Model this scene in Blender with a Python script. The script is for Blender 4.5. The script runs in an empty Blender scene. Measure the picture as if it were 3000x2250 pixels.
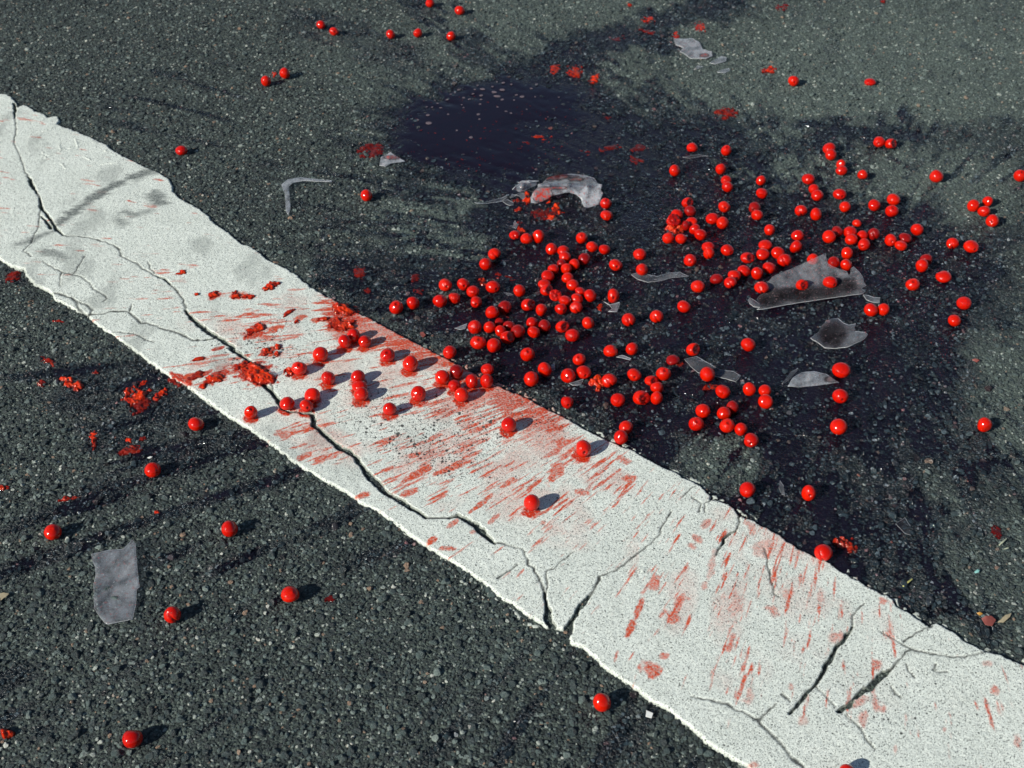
import bpy, bmesh, math, random
import numpy as np
from mathutils import Vector, Matrix
from mathutils.geometry import delaunay_2d_cdt

random.seed(7)
rng = np.random.default_rng(11)
scene = bpy.context.scene
COL = scene.collection

# ------------------------------------------------------------------ camera
W, H, F = 3000.0, 2250.0, 3500.0          # the photograph's pixel frame, focal length in its pixels
PITCH = math.atan(2920.0 / F)
CAM_H = 0.9845
cam_data = bpy.data.cameras.new('camera')
cam = bpy.data.objects.new('camera', cam_data)
COL.objects.link(cam)
cam.location = (0, 0, CAM_H)
cam.rotation_euler = (math.pi / 2 - PITCH, 0, 0)
cam_data.sensor_width = 36.0
cam_data.lens = 36.0 * F / W
cam_data.clip_start = 0.02
cam_data.clip_end = 400.0
cam_data.dof.use_dof = True
cam_data.dof.focus_distance = 1.42
cam_data.dof.aperture_fstop = 11.0
scene.camera = cam

# ------------------------------------------------------------------ light
SUN_EL, SUN_AZ = math.radians(28.5), math.radians(36.0)
sun_vec = Vector((-math.cos(SUN_AZ) * math.cos(SUN_EL), -math.sin(SUN_AZ) * math.cos(SUN_EL), math.sin(SUN_EL)))
world = bpy.data.worlds.new('World')
scene.world = world
world.use_nodes = True
wn = world.node_tree
sky = wn.nodes.new('ShaderNodeTexSky')
sky.sky_type = 'NISHITA'
sky.sun_disc = False
sky.sun_elevation = SUN_EL
sky.sun_rotation = math.atan2(sun_vec.x, sun_vec.y)
sky.altitude = 200
sky.air_density = 1.0
sky.dust_density = 0.6
sky.ozone_density = 1.5
bg = wn.nodes['Background']
bg.inputs['Strength'].default_value = 0.066
wn.links.new(sky.outputs['Color'], bg.inputs['Color'])
sl = bpy.data.lights.new('sun', 'SUN')
sl.energy = 5.0
sl.angle = math.radians(0.53)
sl.color = (1.0, 0.955, 0.86)
sun = bpy.data.objects.new('sun', sl)
COL.objects.link(sun)
sun.rotation_euler = sun_vec.to_track_quat('Z', 'Y').to_euler()
sun.location = sun_vec * 20
scene.view_settings.view_transform = 'Standard'
scene.view_settings.look = 'None'
scene.view_settings.exposure = 0.34
scene.view_settings.gamma = 1.0
scene.view_settings.use_curve_mapping = False
scene.cycles.transparent_max_bounces = 24
scene.cycles.max_bounces = 10
scene.cycles.caustics_reflective = False
scene.cycles.caustics_refractive = False

# ------------------------------------------------------------------ measuring helpers
SP, CP = math.sin(PITCH), math.cos(PITCH)


def unproject(px, py, z=0.0):
    """photo pixel + height above the road -> world point (arrays welcome)"""
    u = (np.asarray(px, float) - W / 2) / F
    v = (np.asarray(py, float) - H / 2) / F
    dx, dy, dz = u, CP - v * SP, -SP - v * CP
    t = (np.asarray(z, float) - CAM_H) / dz
    return np.stack([dx * t, dy * t, CAM_H + dz * t], -1)


def project(P):
    P = np.asarray(P, float)
    x, y, z = P[..., 0], P[..., 1], P[..., 2] - CAM_H
    depth = y * CP - z * SP
    up = y * SP + z * CP
    return W / 2 + F * x / depth, H / 2 - F * up / depth, depth


TILES = {'T00': (0, 0, 2.212), 'T10': (1000, 0, 2.212), 'T20': (2000, 0, 2.212), 'T01': (0, 750, 2.212),
         'T11': (1000, 750, 2.212), 'T21': (2000, 750, 2.212), 'T02': (0, 1500, 2.212), 'T12': (1000, 1500, 2.212),
         'T22': (2000, 1500, 2.212), 'O': (0, 0, 0.73733), 'Z1': (1380, 640, 4.424), 'Z2': (1900, 520, 4.424),
         'Z3': (2350, 550, 4.424), 'Z4': (1250, 820, 4.424), 'Z5': (700, 900, 4.424), 'Z7': (2100, 720, 4.424),
         'Z6': (1380, 490, 5.267)}


def px(tile, x, y):
    x0, y0, s = TILES[tile]
    return x0 + x / s, y0 + y / s


# ------------------------------------------------------------------ numpy noise
def _hash(ix, iy, s):
    h = (ix.astype(np.int64) * 374761393 + iy.astype(np.int64) * 668265263 + s * 974634777) & 0xFFFFFFFF
    h = ((h ^ (h >> 13)) * 1274126177) & 0xFFFFFFFF
    h = h ^ (h >> 16)
    return (h & 0xFFFFFF) / float(0xFFFFFF)


def vnoise(x, y, s=0):
    ix, iy = np.floor(x), np.floor(y)
    fx, fy = x - ix, y - iy
    fx, fy = fx * fx * (3 - 2 * fx), fy * fy * (3 - 2 * fy)
    a, b = _hash(ix, iy, s), _hash(ix + 1, iy, s)
    c, d = _hash(ix, iy + 1, s), _hash(ix + 1, iy + 1, s)
    return (a * (1 - fx) + b * fx) * (1 - fy) + (c * (1 - fx) + d * fx) * fy


def fbm(x, y, s=0, o=4):
    r, a, n = 0, 1.0, 0
    for k in range(o):
        r = r + a * vnoise(x * 2 ** k + 17.3 * k, y * 2 ** k - 9.1 * k, s + k)
        n += a
        a *= 0.5
    return r / n


def sstep(a, b, x):
    t = np.clip((x - a) / (b - a), 0, 1)
    return t * t * (3 - 2 * t)


# ------------------------------------------------------------------ object helpers
def tag(o, label=None, category=None, group=None, kind=None):
    if label: o['label'] = label
    if category: o['category'] = category
    if group: o['group'] = group
    if kind: o['kind'] = kind
    return o


def link(name, data, parent=None):
    o = bpy.data.objects.new(name, data)
    COL.objects.link(o)
    if parent: o.parent = parent
    return o


def mesh_np(name, V, Fc, smooth=True, attrs=None):
    """V (n,3), Fc (m,k) with k 3 or 4, attrs {name: (n,) floats}"""
    V = np.ascontiguousarray(V, np.float32)
    Fc = np.ascontiguousarray(Fc, np.int32)
    me = bpy.data.meshes.new(name)
    k = Fc.shape[1]
    me.vertices.add(len(V))
    me.vertices.foreach_set('co', V.ravel())
    me.loops.add(Fc.size)
    me.loops.foreach_set('vertex_index', Fc.ravel())
    me.polygons.add(len(Fc))
    me.polygons.foreach_set('loop_start', np.arange(0, Fc.size, k, dtype=np.int32))
    me.polygons.foreach_set('use_smooth', np.full(len(Fc), smooth))
    me.update(calc_edges=True)
    me.validate()
    for n, a in (attrs or {}).items():
        at = me.attributes.new(n, 'FLOAT', 'POINT')
        at.data.foreach_set('value', np.ascontiguousarray(a, np.float32))
    return me


def grid_faces(nx, ny):
    i = np.arange(nx * ny).reshape(ny, nx)
    return np.stack([i[:-1, :-1], i[:-1, 1:], i[1:, 1:], i[1:, :-1]], -1).reshape(-1, 4)


def compact(V, Fc, attrs):
    used = np.unique(Fc)
    m = np.full(len(V), -1, np.int64)
    m[used] = np.arange(len(used))
    return V[used], m[Fc], {k: a[used] for k, a in attrs.items()}


# ------------------------------------------------------------------ node helpers
class NT:
    def __init__(self, name):
        self.m = bpy.data.materials.new(name)
        self.m.use_nodes = True
        self.t = self.m.node_tree
        self.t.nodes.clear()
        self.out = self.n('ShaderNodeOutputMaterial')

    def n(self, typ, **kw):
        nd = self.t.nodes.new(typ)
        for k, v in kw.items():
            setattr(nd, k, v)
        return nd

    def l(self, a, b):
        self.t.links.new(a, b)

    def put(self, sock, v):
        if hasattr(v, 'is_linked'): self.l(v, sock)
        elif isinstance(v, (tuple, list)) and len(v) == 3 and sock.type == 'RGBA': sock.default_value = (*v, 1)
        else: sock.default_value = v

    def math(self, op, a, b=0.5, c=None, clamp=False):
        nd = self.n('ShaderNodeMath', operation=op, use_clamp=clamp)
        self.put(nd.inputs[0], a); self.put(nd.inputs[1], b)
        if c is not None: self.put(nd.inputs[2], c)
        return nd.outputs[0]

    def mix(self, f, a, b, blend='MIX'):
        nd = self.n('ShaderNodeMix', data_type='RGBA', blend_type=blend, clamp_factor=True)
        self.put(nd.inputs[0], f); self.put(nd.inputs[6], a); self.put(nd.inputs[7], b)
        return nd.outputs[2]

    def ramp(self, f, stops, interp='LINEAR'):
        nd = self.n('ShaderNodeValToRGB')
        cr = nd.color_ramp
        cr.interpolation = interp
        while len(cr.elements) < len(stops): cr.elements.new(0.5)
        for e, (p, c) in zip(cr.elements, stops):
            e.position = p
            e.color = (c, c, c, 1) if isinstance(c, (int, float)) else (*c, 1)
        self.put(nd.inputs[0], f)
        return nd.outputs[0]

    def rng(self, f, a, b, c=0.0, d=1.0, smooth=False):
        nd = self.n('ShaderNodeMapRange', interpolation_type='SMOOTHSTEP' if smooth else 'LINEAR')
        self.put(nd.inputs[0], f)
        for i, v in enumerate((a, b, c, d)): self.put(nd.inputs[1 + i], v)
        return nd.outputs[0]

    def coord(self, which='Object'):
        return self.n('ShaderNodeTexCoord').outputs[which]

    def noise(self, vec, scale, detail=3, rough=0.55, dist=0.0):
        nd = self.n('ShaderNodeTexNoise')
        self.l(vec, nd.inputs['Vector'])
        nd.inputs['Scale'].default_value = scale
        nd.inputs['Detail'].default_value = detail
        nd.inputs['Roughness'].default_value = rough
        nd.inputs['Distortion'].default_value = dist
        return nd.outputs['Fac']

    def voro(self, vec, scale, feature='F1', rand=1.0):
        nd = self.n('ShaderNodeTexVoronoi', feature=feature)
        self.l(vec, nd.inputs['Vector'])
        nd.inputs['Scale'].default_value = scale
        nd.inputs['Randomness'].default_value = rand
        return nd

    def attr(self, name, kind='GEOMETRY', out='Fac'):
        nd = self.n('ShaderNodeAttribute', attribute_name=name, attribute_type=kind)
        return nd.outputs[out]

    def bump(self, h, dist, strength=1.0, normal=None):
        nd = self.n('ShaderNodeBump')
        self.put(nd.inputs['Strength'], strength)
        nd.inputs['Distance'].default_value = dist
        self.l(h, nd.inputs['Height'])
        if normal is not None: self.l(normal, nd.inputs['Normal'])
        return nd.outputs[0]

    def bsdf(self, **kw):
        nd = self.n('ShaderNodeBsdfPrincipled')
        for k, v in kw.items(): self.put(nd.inputs[k.replace('_', ' ')], v)
        return nd

    def surf(self, s):
        self.l(s.outputs[0] if hasattr(s, 'outputs') else s, self.out.inputs['Surface'])
        return self.m

# ================================================================== FIELDS measured from the photograph
IMPACT = unproject(*px('O', 1850, 600))[:2]        # where the jar hit the road


def ell(ox, oy, e):
    """normalised distance to ellipse e=(cx,cy,rx,ry,deg) in overview pixels"""
    c, s = math.cos(math.radians(e[4])), math.sin(math.radians(e[4]))
    dx, dy = ox - e[0], oy - e[1]
    return np.sqrt(((dx * c + dy * s) / e[2]) ** 2 + ((-dx * s + dy * c) / e[3]) ** 2)


WET = [  # cx, cy, rx, ry, deg, level in mm, softness
    (1400, 500, 520, 235, 0, 0.7, .35), (1750, 690, 400, 300, 0, 0.7, .4), (1230, 690, 400, 190, 18, 0.7, .35),
    (1620, 960, 400, 200, 28, 0.6, .35), (1850, 1130, 220, 150, 30, 0.7, .4), (2000, 1275, 170, 55, 32, 0.5, .5),
    (1790, 1190, 110, 55, 32, 0.7, .4), (870, 610, 150, 75, 25, 0.3, .5), (745, 600, 70, 40, 28, 0.1, .6),
    (1230, 130, 130, 60, -25, 0.5, .4), (1400, 70, 140, 42, -18, 0.4, .5), (1530, 18, 110, 28, -5, 0.2, .6),
    (1750, 275, 430, 42, 3, 0.5, .5), (1530, 225, 170, 45, 12, 0.5, .5), (2140, 300, 100, 45, 10, -0.6, .6),
    (1100, 272, 250, 122, -4, 0.6, .4), (1330, 330, 200, 90, 5, 0.9, .4),
    (700, 60, 100, 30, -10, -0.8, .6), (830, 110, 120, 40, 15, -0.7, .6), (1900, 590, 180, 130, 0, 0.9, .5),
    (2040, 600, 270, 210, 0, 0.45, .6), (2000, 880, 190, 240, 0, 0.4, .6), (1940, 1110, 240, 190, 38, 0.5, .6), (1650, 800, 260, 90, 10, 0.8, .5), (1300, 800, 200, 90, 25, 0.8, .5),
    # dry islands
    (1830, 150, 420, 92, -5, -2.8, .3), (1390, 175, 60, 25, -20, -2.4, .6), (945, 445, 80, 45, -10, -2.8, .35),
    (905, 505, 95, 36, 10, -2.8, .4), (1005, 540, 50, 24, 10, -2.4, .5), (1665, 283, 75, 15, 4, -2.2, .6),
    (1745, 365, 70, 27, 8, -2.3, .5), (1700, 410, 42, 11, 10, -2.0, .6), (1590, 380, 50, 9, 8, -1.9, .6),
    (1970, 385, 150, 50, -8, -2.3, .7), (2130, 440, 90, 60, -10, -2.2, .7), (2200, 590, 50, 80, 0, -1.6, .8),
    (1560, 995, 85, 62, 18, -2.4, .4), (2205, 830, 80, 130, -12, -2.2, .8), (2150, 1230, 120, 120, 40, -1.6, .9),
    (2010, 1050, 60, 50, 45, -1.5, .8), (1850, 1030, 50, 35, 30, -1.0, .8), (2210, 330, 60, 70, 0, -1.2, .6),
    (1500, 470, 0.1, 0.1, 0, 0, .5),
    (2050, 1290, 150, 28, 33, 0.4, .5), (1830, 1195, 70, 35, 30, 0.6, .5),
    # the pool itself
    (1065, 274, 196, 96, -5, 3.7, .42), (1230, 300, 120, 55, 8, 1.7, .5),
    # damp marks left of the line
    (300, 880, 190, 85, 12, -0.5, .8), (300, 860, 85, 45, -15, 0.2, .6), (265, 955, 95, 34, 8, 0.0, .6), (150, 815, 90, 50, 20, -0.3, .7),
    (420, 930, 60, 22, -10, -0.9, .8), (30, 595, 40, 30, 0, -0.6, .6), (380, 855, 50, 25, 30, -0.3, .6),
    (330, 1395, 130, 12, -38, -.3, .9), (200, 1510, 110, 9, -32, -.4, .9), (500, 1330, 120, 9, -30, -.5, .9), (150, 1560, 90, 8, -28, -.6, .9),
    (620, 1310, 60, 9, -45, -.5, .9), (450, 1010, 200, 6, -14, -.8, .9), (300, 1070, 200, 6, -16, -.9, .9), (650, 1270, 80, 6, -35, -.8, .9), (480, 1050, 160, 6, -16, -.9, .9),
    (560, 375, 60, 14, 5, -1.3, .8),
]


def level(X, Y):
    """juice level in mm over the nominal road plane"""
    P = np.stack([X, Y, np.zeros_like(X)], -1)
    qx, qy, dep = project(P)
    ox, oy = qx * .73733, qy * .73733
    th = np.arctan2(Y - IMPACT[1], X - IMPACT[0]); ra = np.hypot(X - IMPACT[0], Y - IMPACT[1])
    k = 1.4 / dep
    w1, w2 = fbm(X * 16, Y * 16, 5, 4) - .5, fbm(X * 16 + 9, Y * 16 + 4, 8, 4) - .5
    st = fbm(th * 34, ra * 5, 31, 4) - .5
    w3, w4 = fbm(X * 70, Y * 70, 6, 3) - .5, fbm(X * 70 + 3, Y * 70 + 8, 9, 3) - .5
    ox = ox + (w1 * 130 + w3 * 45) * k
    oy = oy + (w2 * 100 + w4 * 30 + st * 95) * k
    L = np.full(X.shape, -2.8)
    for e in WET:
        m = 1 - sstep(1 - e[6], 1 + e[6], ell(ox, oy, e))
        L = L * (1 - m) + e[5] * m
    spl = (1 - sstep(.55, 1.25, ell(ox, oy, (1400, 560, 900, 560, 10)))) * (1 - sstep(1.15, .75, ell(ox, oy, (1900, 120, 480, 110, -5))) * .75)
    spl = np.maximum(spl, .62 * (1 - sstep(.8, 1.2, ell(ox, oy, (1850, 60, 480, 180, -4)))))
    spn = np.maximum(fbm(th * 75, ra * 14, 141, 3), fbm(X * 60, Y * 60, 142, 3) - .02)
    L = np.maximum(L, -2.8 + 2.9 * np.where(spl > .63, spl, spl * .7) * sstep(.56, .68, spn))
    L = np.maximum(L, -2.8 + 2.6 * sstep(.53, .67, fbm(th * 55 + .4 * w1, ra * 4.5, 151, 4)) * sstep(.36, .58, fbm(X * 5, Y * 5, 153, 2)) * sstep(.75, 1.35, ell(ox, oy, (1900, 90, 620, 210, -4))) * sstep(60, 380, oy + .35 * ox))
    damp = np.clip(1 - np.abs(L) / 3.0, 0, 1)
    L = L + damp * ((fbm(X * 45, Y * 45, 3, 3) - .5) * 2.4 + (fbm(th * 70, ra * 9, 77, 2) - .5) * 2.2)
    return L


PALE = [(1880, 150, 480, 170, -4, 1.0), (1250, 60, 330, 100, 0, .7), (940, 480, 130, 90, 0, .9), (2150, 850, 170, 210, 0, .7),
        (2090, 1200, 190, 160, 30, .5), (2000, 400, 230, 100, 0, .9), (1560, 990, 110, 80, 0, .6), (1720, 370, 110, 50, 0, .9),
        (1330, 170, 120, 60, 0, .6), (1000, 540, 70, 40, 0, .8), (900, 130, 250, 90, 0, .45), (1000, 1400, 200, 90, 20, .3)]


def pale_field(X, Y):
    qx, qy, dep = project(np.stack([X, Y, np.zeros_like(X)], -1))
    ox, oy = qx * .73733, qy * .73733
    v = np.full(X.shape, .06)
    for e in PALE:
        m = 1 - sstep(.45, 1.5, ell(ox, oy, e))
        v = np.maximum(v, m * e[5])
    return np.clip(v + (fbm(X * 9, Y * 9, 21, 3) - .5) * .35, 0, 1)


def road_z(X, Y):
    return ((fbm(X * 30, Y * 30, 1, 3) - .5) * 2.6 + (fbm(X * 160, Y * 160, 2, 2) - .5) * 1.5) * 1e-3


# ================================================================== MATERIALS OF THE SETTING
def mat_asphalt():
    t = NT('asphalt_binder')
    co = t.coord()
    wet, pale = t.attr('wet'), t.attr('pale')
    n1, n2, n3 = t.noise(co, 260, 5, .65), t.noise(co, 900, 3, .6), t.noise(co, 14, 4, .6)
    vo = t.voro(co, 330)
    chip = t.ramp(t.math('MULTIPLY_ADD', vo.outputs['Color'], .5, t.math('MULTIPLY', n1, .5)),
                  [(.25, (.003, .006, .008)), (.43, (.017, .027, .027)), (.62, (.072, .097, .083)), (.8, (.26, .30, .265))])
    base = t.mix(t.rng(n3, .3, .7, .0, .35), chip, (.028, .036, .036))
    dust = t.mix(t.math('MULTIPLY', t.rng(n1, .35, .65), t.math('MULTIPLY', pale, .8)), base, (.155, .205, .178))
    dust = t.mix(t.math('MULTIPLY', pale, .25), dust, (.105, .14, .122))
    col = t.mix(t.math('MULTIPLY', wet, .86), dust, (.006, .008, .014))
    h = t.math('ADD', t.math('MULTIPLY', n1, 1.0), t.math('ADD', t.math('MULTIPLY', n2, .45), t.math('MULTIPLY', vo.outputs['Distance'], -.9)))
    nb = t.bump(h, .0030, 1.0)
    b = t.bsdf(Base_Color=col, Roughness=t.rng(wet, 0, 1, .88, .22), Normal=nb)
    b.inputs['Specular IOR Level'].default_value = .45
    return t.surf(b)


def stone_nodes(t, tone, wet, pale, rnd):
    co = t.coord()
    c = t.ramp(tone, [(0, (.006, .010, .013)), (.32, (.011, .019, .023)), (.58, (.025, .040, .043)), (.76, (.058, .084, .083)),
                      (.87, (.145, .182, .172)), (.95, (.34, .37, .34)), (.985, (.46, .47, .43)), (1, (.20, .13, .09))])
    n = t.noise(co, 1.6, 4, .7)
    n2 = t.noise(co, 5.0, 3, .7)
    c = t.mix(t.rng(n, .35, .7, 0, .6), c, t.mix(1, c, (2.1, 2.1, 2.0), 'MULTIPLY'))
    c = t.mix(t.math('MULTIPLY', t.rng(n2, .45, .7), .38), c, (.098, .130, .112))
    c = t.mix(t.math('MULTIPLY', t.math('MULTIPLY', pale, .6), t.rng(n2, .38, .62)), c, (.165, .215, .19))
    wetc = t.mix(1, c, t.mix(t.rng(rnd, .84, .95), (.36, .40, .52), (.66, .30, .36)), 'MULTIPLY')
    c = t.mix(wet, c, wetc)
    rough = t.math('SUBTRACT', t.rng(n2, .3, .7, .34, .72), t.math('MULTIPLY', wet, .40))
    b = t.bsdf(Base_Color=c, Roughness=rough, Normal=t.bump(t.math('ADD', n, t.math('MULTIPLY', n2, .4)), .25, .5))
    b.inputs['Specular IOR Level'].default_value = .55
    return t.surf(b)


def mat_stone_inst():
    t = NT('aggregate_stone')
    return stone_nodes(t, t.attr('tone', 'INSTANCER'), t.attr('wet', 'INSTANCER'), t.attr('pale', 'INSTANCER'), t.attr('rnd', 'INSTANCER'))


def mat_stone_obj():
    t = NT('large_stone')
    oi = t.n('ShaderNodeObjectInfo')
    sep = t.n('ShaderNodeSeparateColor')
    t.l(oi.outputs['Color'], sep.inputs[0])
    return stone_nodes(t, sep.outputs[0], sep.outputs[1], sep.outputs[2], oi.outputs['Random'])


def mat_paint():
    t = NT('road_paint')
    co = t.coord()
    juice, dirt, depth, pits, strong = t.attr('juice'), t.attr('dirt'), t.attr('top'), t.attr('pits'), t.attr('strong')
    nf, nm, nl = t.noise(co, 1500, 2, .6), t.noise(co, 420, 4, .65), t.noise(co, 22, 5, .6)
    white = t.mix(t.rng(nl, .35, .75, 0, .55), (.81, .865, .80), (.62, .675, .615))
    white = t.mix(t.rng(nm, .54, .72, 0, .45), white, (.33, .39, .36))
    white = t.mix(t.rng(nf, .54, .64, 0, .85), white, (.13, .155, .145))
    ng = t.noise(co, 560, 3, .65)
    white = t.mix(t.rng(ng, .585, .63, 0, .95), white, (.05, .06, .055))
    jf = t.math('MULTIPLY', t.math('MULTIPLY', juice, 1.55), t.rng(nm, .3, .6, .3, 1.0), clamp=True)
    stain = t.mix(strong, (.58, .072, .022), (.50, .026, .003))
    stain = t.mix(t.rng(nf, .5, .75, 0, .5), stain, (.30, .07, .04))
    col = t.mix(jf, white, stain)
    df = t.math('MULTIPLY', dirt, t.rng(nm, .3, .6, .45, 1.15), clamp=True)
    col = t.mix(df, col, (.075, .09, .09))
    v = t.voro(co, 230)
    sepc = t.n('ShaderNodeSeparateColor'); t.l(v.outputs['Color'], sepc.inputs[0])
    rad = t.math('MULTIPLY', t.math('POWER', sepc.outputs[0], 6.0), t.math('MULTIPLY_ADD', pits, .46, .16))
    pit = t.math('LESS_THAN', v.outputs['Distance'], rad)
    v2 = t.voro(co, 620)
    sepd = t.n('ShaderNodeSeparateColor'); t.l(v2.outputs['Color'], sepd.inputs[0])
    pit2 = t.math('LESS_THAN', v2.outputs['Distance'], t.math('MULTIPLY', t.math('POWER', sepd.outputs[1], 4.0), t.math('MULTIPLY_ADD', pits, .4, .34)))
    pit = t.math('MAXIMUM', pit, pit2)
    col = t.mix(t.math('MULTIPLY', pit, .93), col, (.018, .02, .022))
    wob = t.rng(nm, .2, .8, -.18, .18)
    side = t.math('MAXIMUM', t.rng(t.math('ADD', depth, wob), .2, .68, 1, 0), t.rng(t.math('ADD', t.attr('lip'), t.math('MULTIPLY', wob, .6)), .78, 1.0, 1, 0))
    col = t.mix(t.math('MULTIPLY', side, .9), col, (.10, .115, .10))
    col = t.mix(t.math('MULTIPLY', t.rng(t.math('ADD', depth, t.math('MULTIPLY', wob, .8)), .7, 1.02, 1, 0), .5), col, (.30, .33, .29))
    col = t.mix(t.math('MULTIPLY', t.attr('hair'), .95), col, (.03, .034, .032))
    h = t.math('ADD', t.math('MULTIPLY', nm, .8), t.math('SUBTRACT', t.math('MULTIPLY', nf, .6), t.math('MULTIPLY', pit, 1.2)))
    wetr = t.rng(t.math('MULTIPLY', jf, strong), 0, 1, .72, .18)
    b = t.bsdf(Base_Color=col, Roughness=wetr, Normal=t.bump(h, .0011, .75))
    b.inputs['Specular IOR Level'].default_value = .35
    return t.surf(b)


def mat_juice():
    t = NT('cherry_juice')
    co = t.coord()
    d = t.attr('depth')                       # millimetres of juice
    opac = t.math('SUBTRACT', 1.0, t.math('EXPONENT', t.math('MULTIPLY', t.math('MAXIMUM', d, 0.0), -.85)), clamp=True)
    trans = t.n('ShaderNodeBsdfTransparent')
    t.put(trans.inputs[0], t.mix(opac, (.66, .66, .78), (.16, .10, .16)))
    body = t.n('ShaderNodeBsdfDiffuse'); t.put(body.inputs[0], t.mix(t.noise(co, 60, 3), (.006, .0065, .015), (.012, .007, .016)))
    m1 = t.n('ShaderNodeMixShader'); t.put(m1.inputs[0], t.math('MULTIPLY', opac, .93)); t.l(trans.outputs[0], m1.inputs[1]); t.l(body.outputs[0], m1.inputs[2])
    gl = t.n('ShaderNodeBsdfGlossy'); gl.inputs['Roughness'].default_value = .05
    calm = t.rng(d, 1.2, 2.8, 1.0, .06)
    nb = t.bump(t.math('ADD', t.noise(co, 170, 3, .6), t.math('MULTIPLY', t.noise(co, 420, 2), .6)), .0026, calm)
    t.l(nb, gl.inputs['Normal'])
    fr = t.n('ShaderNodeFresnel'); fr.inputs['IOR'].default_value = 1.37
    t.l(nb, fr.inputs['Normal'])
    m2 = t.n('ShaderNodeMixShader'); t.l(fr.outputs[0], m2.inputs[0]); t.l(m1.outputs[0], m2.inputs[1]); t.l(gl.outputs[0], m2.inputs[2])
    return t.surf(m2)


M_ASPHALT, M_STONE, M_STONE_OBJ, M_PAINT, M_JUICE = mat_asphalt(), mat_stone_inst(), mat_stone_obj(), mat_paint(), mat_juice()


# ================================================================== ROAD: one sheet to the horizon, fine where the photograph looks
def axis(lo, hi, step, far):
    mid = np.arange(lo, hi + step / 2, step)
    out, d, x = [], step, 0.0
    while x < far:
        d *= 1.35
        x += d
        out.append(x)
    out = np.array(out)
    return np.concatenate([lo - out[::-1], mid, hi + out])


xs, ys = axis(-1.30, 1.30, .0048, 150), axis(.45, 2.75, .0048, 150)
X, Y = np.meshgrid(xs, ys)
Z = road_z(X, Y)
near = (np.abs(X) < 1.5) & (Y > .3) & (Y < 3.0)
Lf = np.full(X.shape, -2.8)
Pl = np.full(X.shape, .25)
Lf[near] = level(X[near], Y[near])
Pl[near] = pale_field(X[near], Y[near])
wetf = sstep(-2.35, .1, Lf)
me = mesh_np('asphalt_road', np.stack([X, Y, Z], -1).reshape(-1, 3), grid_faces(len(xs), len(ys)), True,
             {'wet': wetf.ravel(), 'pale': Pl.ravel()})
me.materials.append(M_ASPHALT)
road = tag(link('asphalt_road', me), 'worn dark grey asphalt road surface strewn with cherries', kind='structure')

# ================================================================== ROAD MARKING: a thick cracked white line
UP = [('T00', [(0, 605), (40, 605), (75, 625), (100, 655), (118, 690), (150, 672), (195, 690), (230, 720), (290, 735), (310, 755), (375, 748), (388, 780), (368, 800), (420, 820), (480, 840), (600, 890), (690, 930),
               (730, 965), (830, 1020), (950, 1080), (1030, 1110), (1100, 1155), (1125, 1200), (1120, 1235), (1180, 1290), (1270, 1335),
               (1340, 1380), (1400, 1450), (1480, 1500), (1560, 1570), (1620, 1590), (1700, 1640)]),
      ('T01', [(1700, -5), (1770, 35), (1850, 70), (1920, 115), (1975, 160), (2030, 200), (2100, 245), (2160, 275)]),
      ('T11', [(0, 305), (40, 325), (100, 355), (180, 395), (250, 435), (330, 475), (430, 525), (520, 575), (620, 625), (720, 675), (800, 720),
               (880, 765), (960, 810), (1040, 845), (1120, 880), (1200, 910), (1290, 960), (1380, 1005), (1480, 1055), (1560, 1105),
               (1650, 1150), (1730, 1190), (1800, 1220), (1900, 1260), (1990, 1310), (2080, 1360), (2180, 1400)]),
      ('T21', [(0, 1430), (60, 1450), (130, 1490), (185, 1550), (180, 1570), (260, 1590), (300, 1600), (345, 1640)]),
      ('T22', [(370, 15), (440, 42), (540, 95), (640, 145), (690, 190), (780, 243), (850, 275), (950, 320), (1050, 385), (1130, 430), (1230, 485),
               (1330, 535), (1370, 570), (1392, 605), (1460, 640), (1540, 690), (1600, 730), (1640, 705), (1700, 735), (1790, 795), (1850, 840), (1900, 862),
               (2000, 900), (2100, 935), (2212, 975)])]
LOW = [('T01', [(-5, 15), (60, 60), (150, 85), (180, 140), (240, 190), (330, 235), (345, 268), (430, 320), (500, 355), (560, 375), (620, 440), (700, 490), (790, 555),
                (880, 620), (960, 680), (1030, 730), (1110, 790), (1200, 830), (1260, 880), (1310, 915), (1400, 985), (1500, 1050),
                (1600, 1110), (1700, 1180), (1800, 1250), (1900, 1330), (1990, 1390), (2080, 1440)]),
       ('T12', [(0, -145), (120, -65), (250, 0), (370, 90), (490, 180), (600, 250), (740, 330), (860, 410), (900, 440), (960, 490), (1040, 560), (1120, 600),
                (1200, 670), (1290, 715), (1320, 745), (1400, 750), (1465, 775), (1490, 850), (1560, 870), (1620, 930), (1700, 1010), (1790, 1070), (1880, 1130),
                (2000, 1220), (2100, 1270), (2200, 1345)]),
       ('T22', [(0, 1365), (80, 1420), (170, 1510), (260, 1560), (350, 1610), (430, 1659)])]


def world_line(lst, z=.004):
    pts = [px(tl, *p) for tl, ps in lst for p in ps]
    return unproject(*np.array(pts).T, z)[:, :2]


def extend(L, a0, a1, k0, k1):
    d0 = L[0] - L[k0]; d0 /= np.linalg.norm(d0)
    d1 = L[-1] - L[-1 - k1]; d1 /= np.linalg.norm(d1)
    return np.concatenate([[L[0] + d0 * a0], L, [L[-1] + d1 * a1]])


up_w, low_w = extend(world_line(UP), .5, .5, 18, 18), extend(world_line(LOW), .5, .5, 12, 12)
poly = np.concatenate([up_w, low_w[::-1]])

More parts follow.
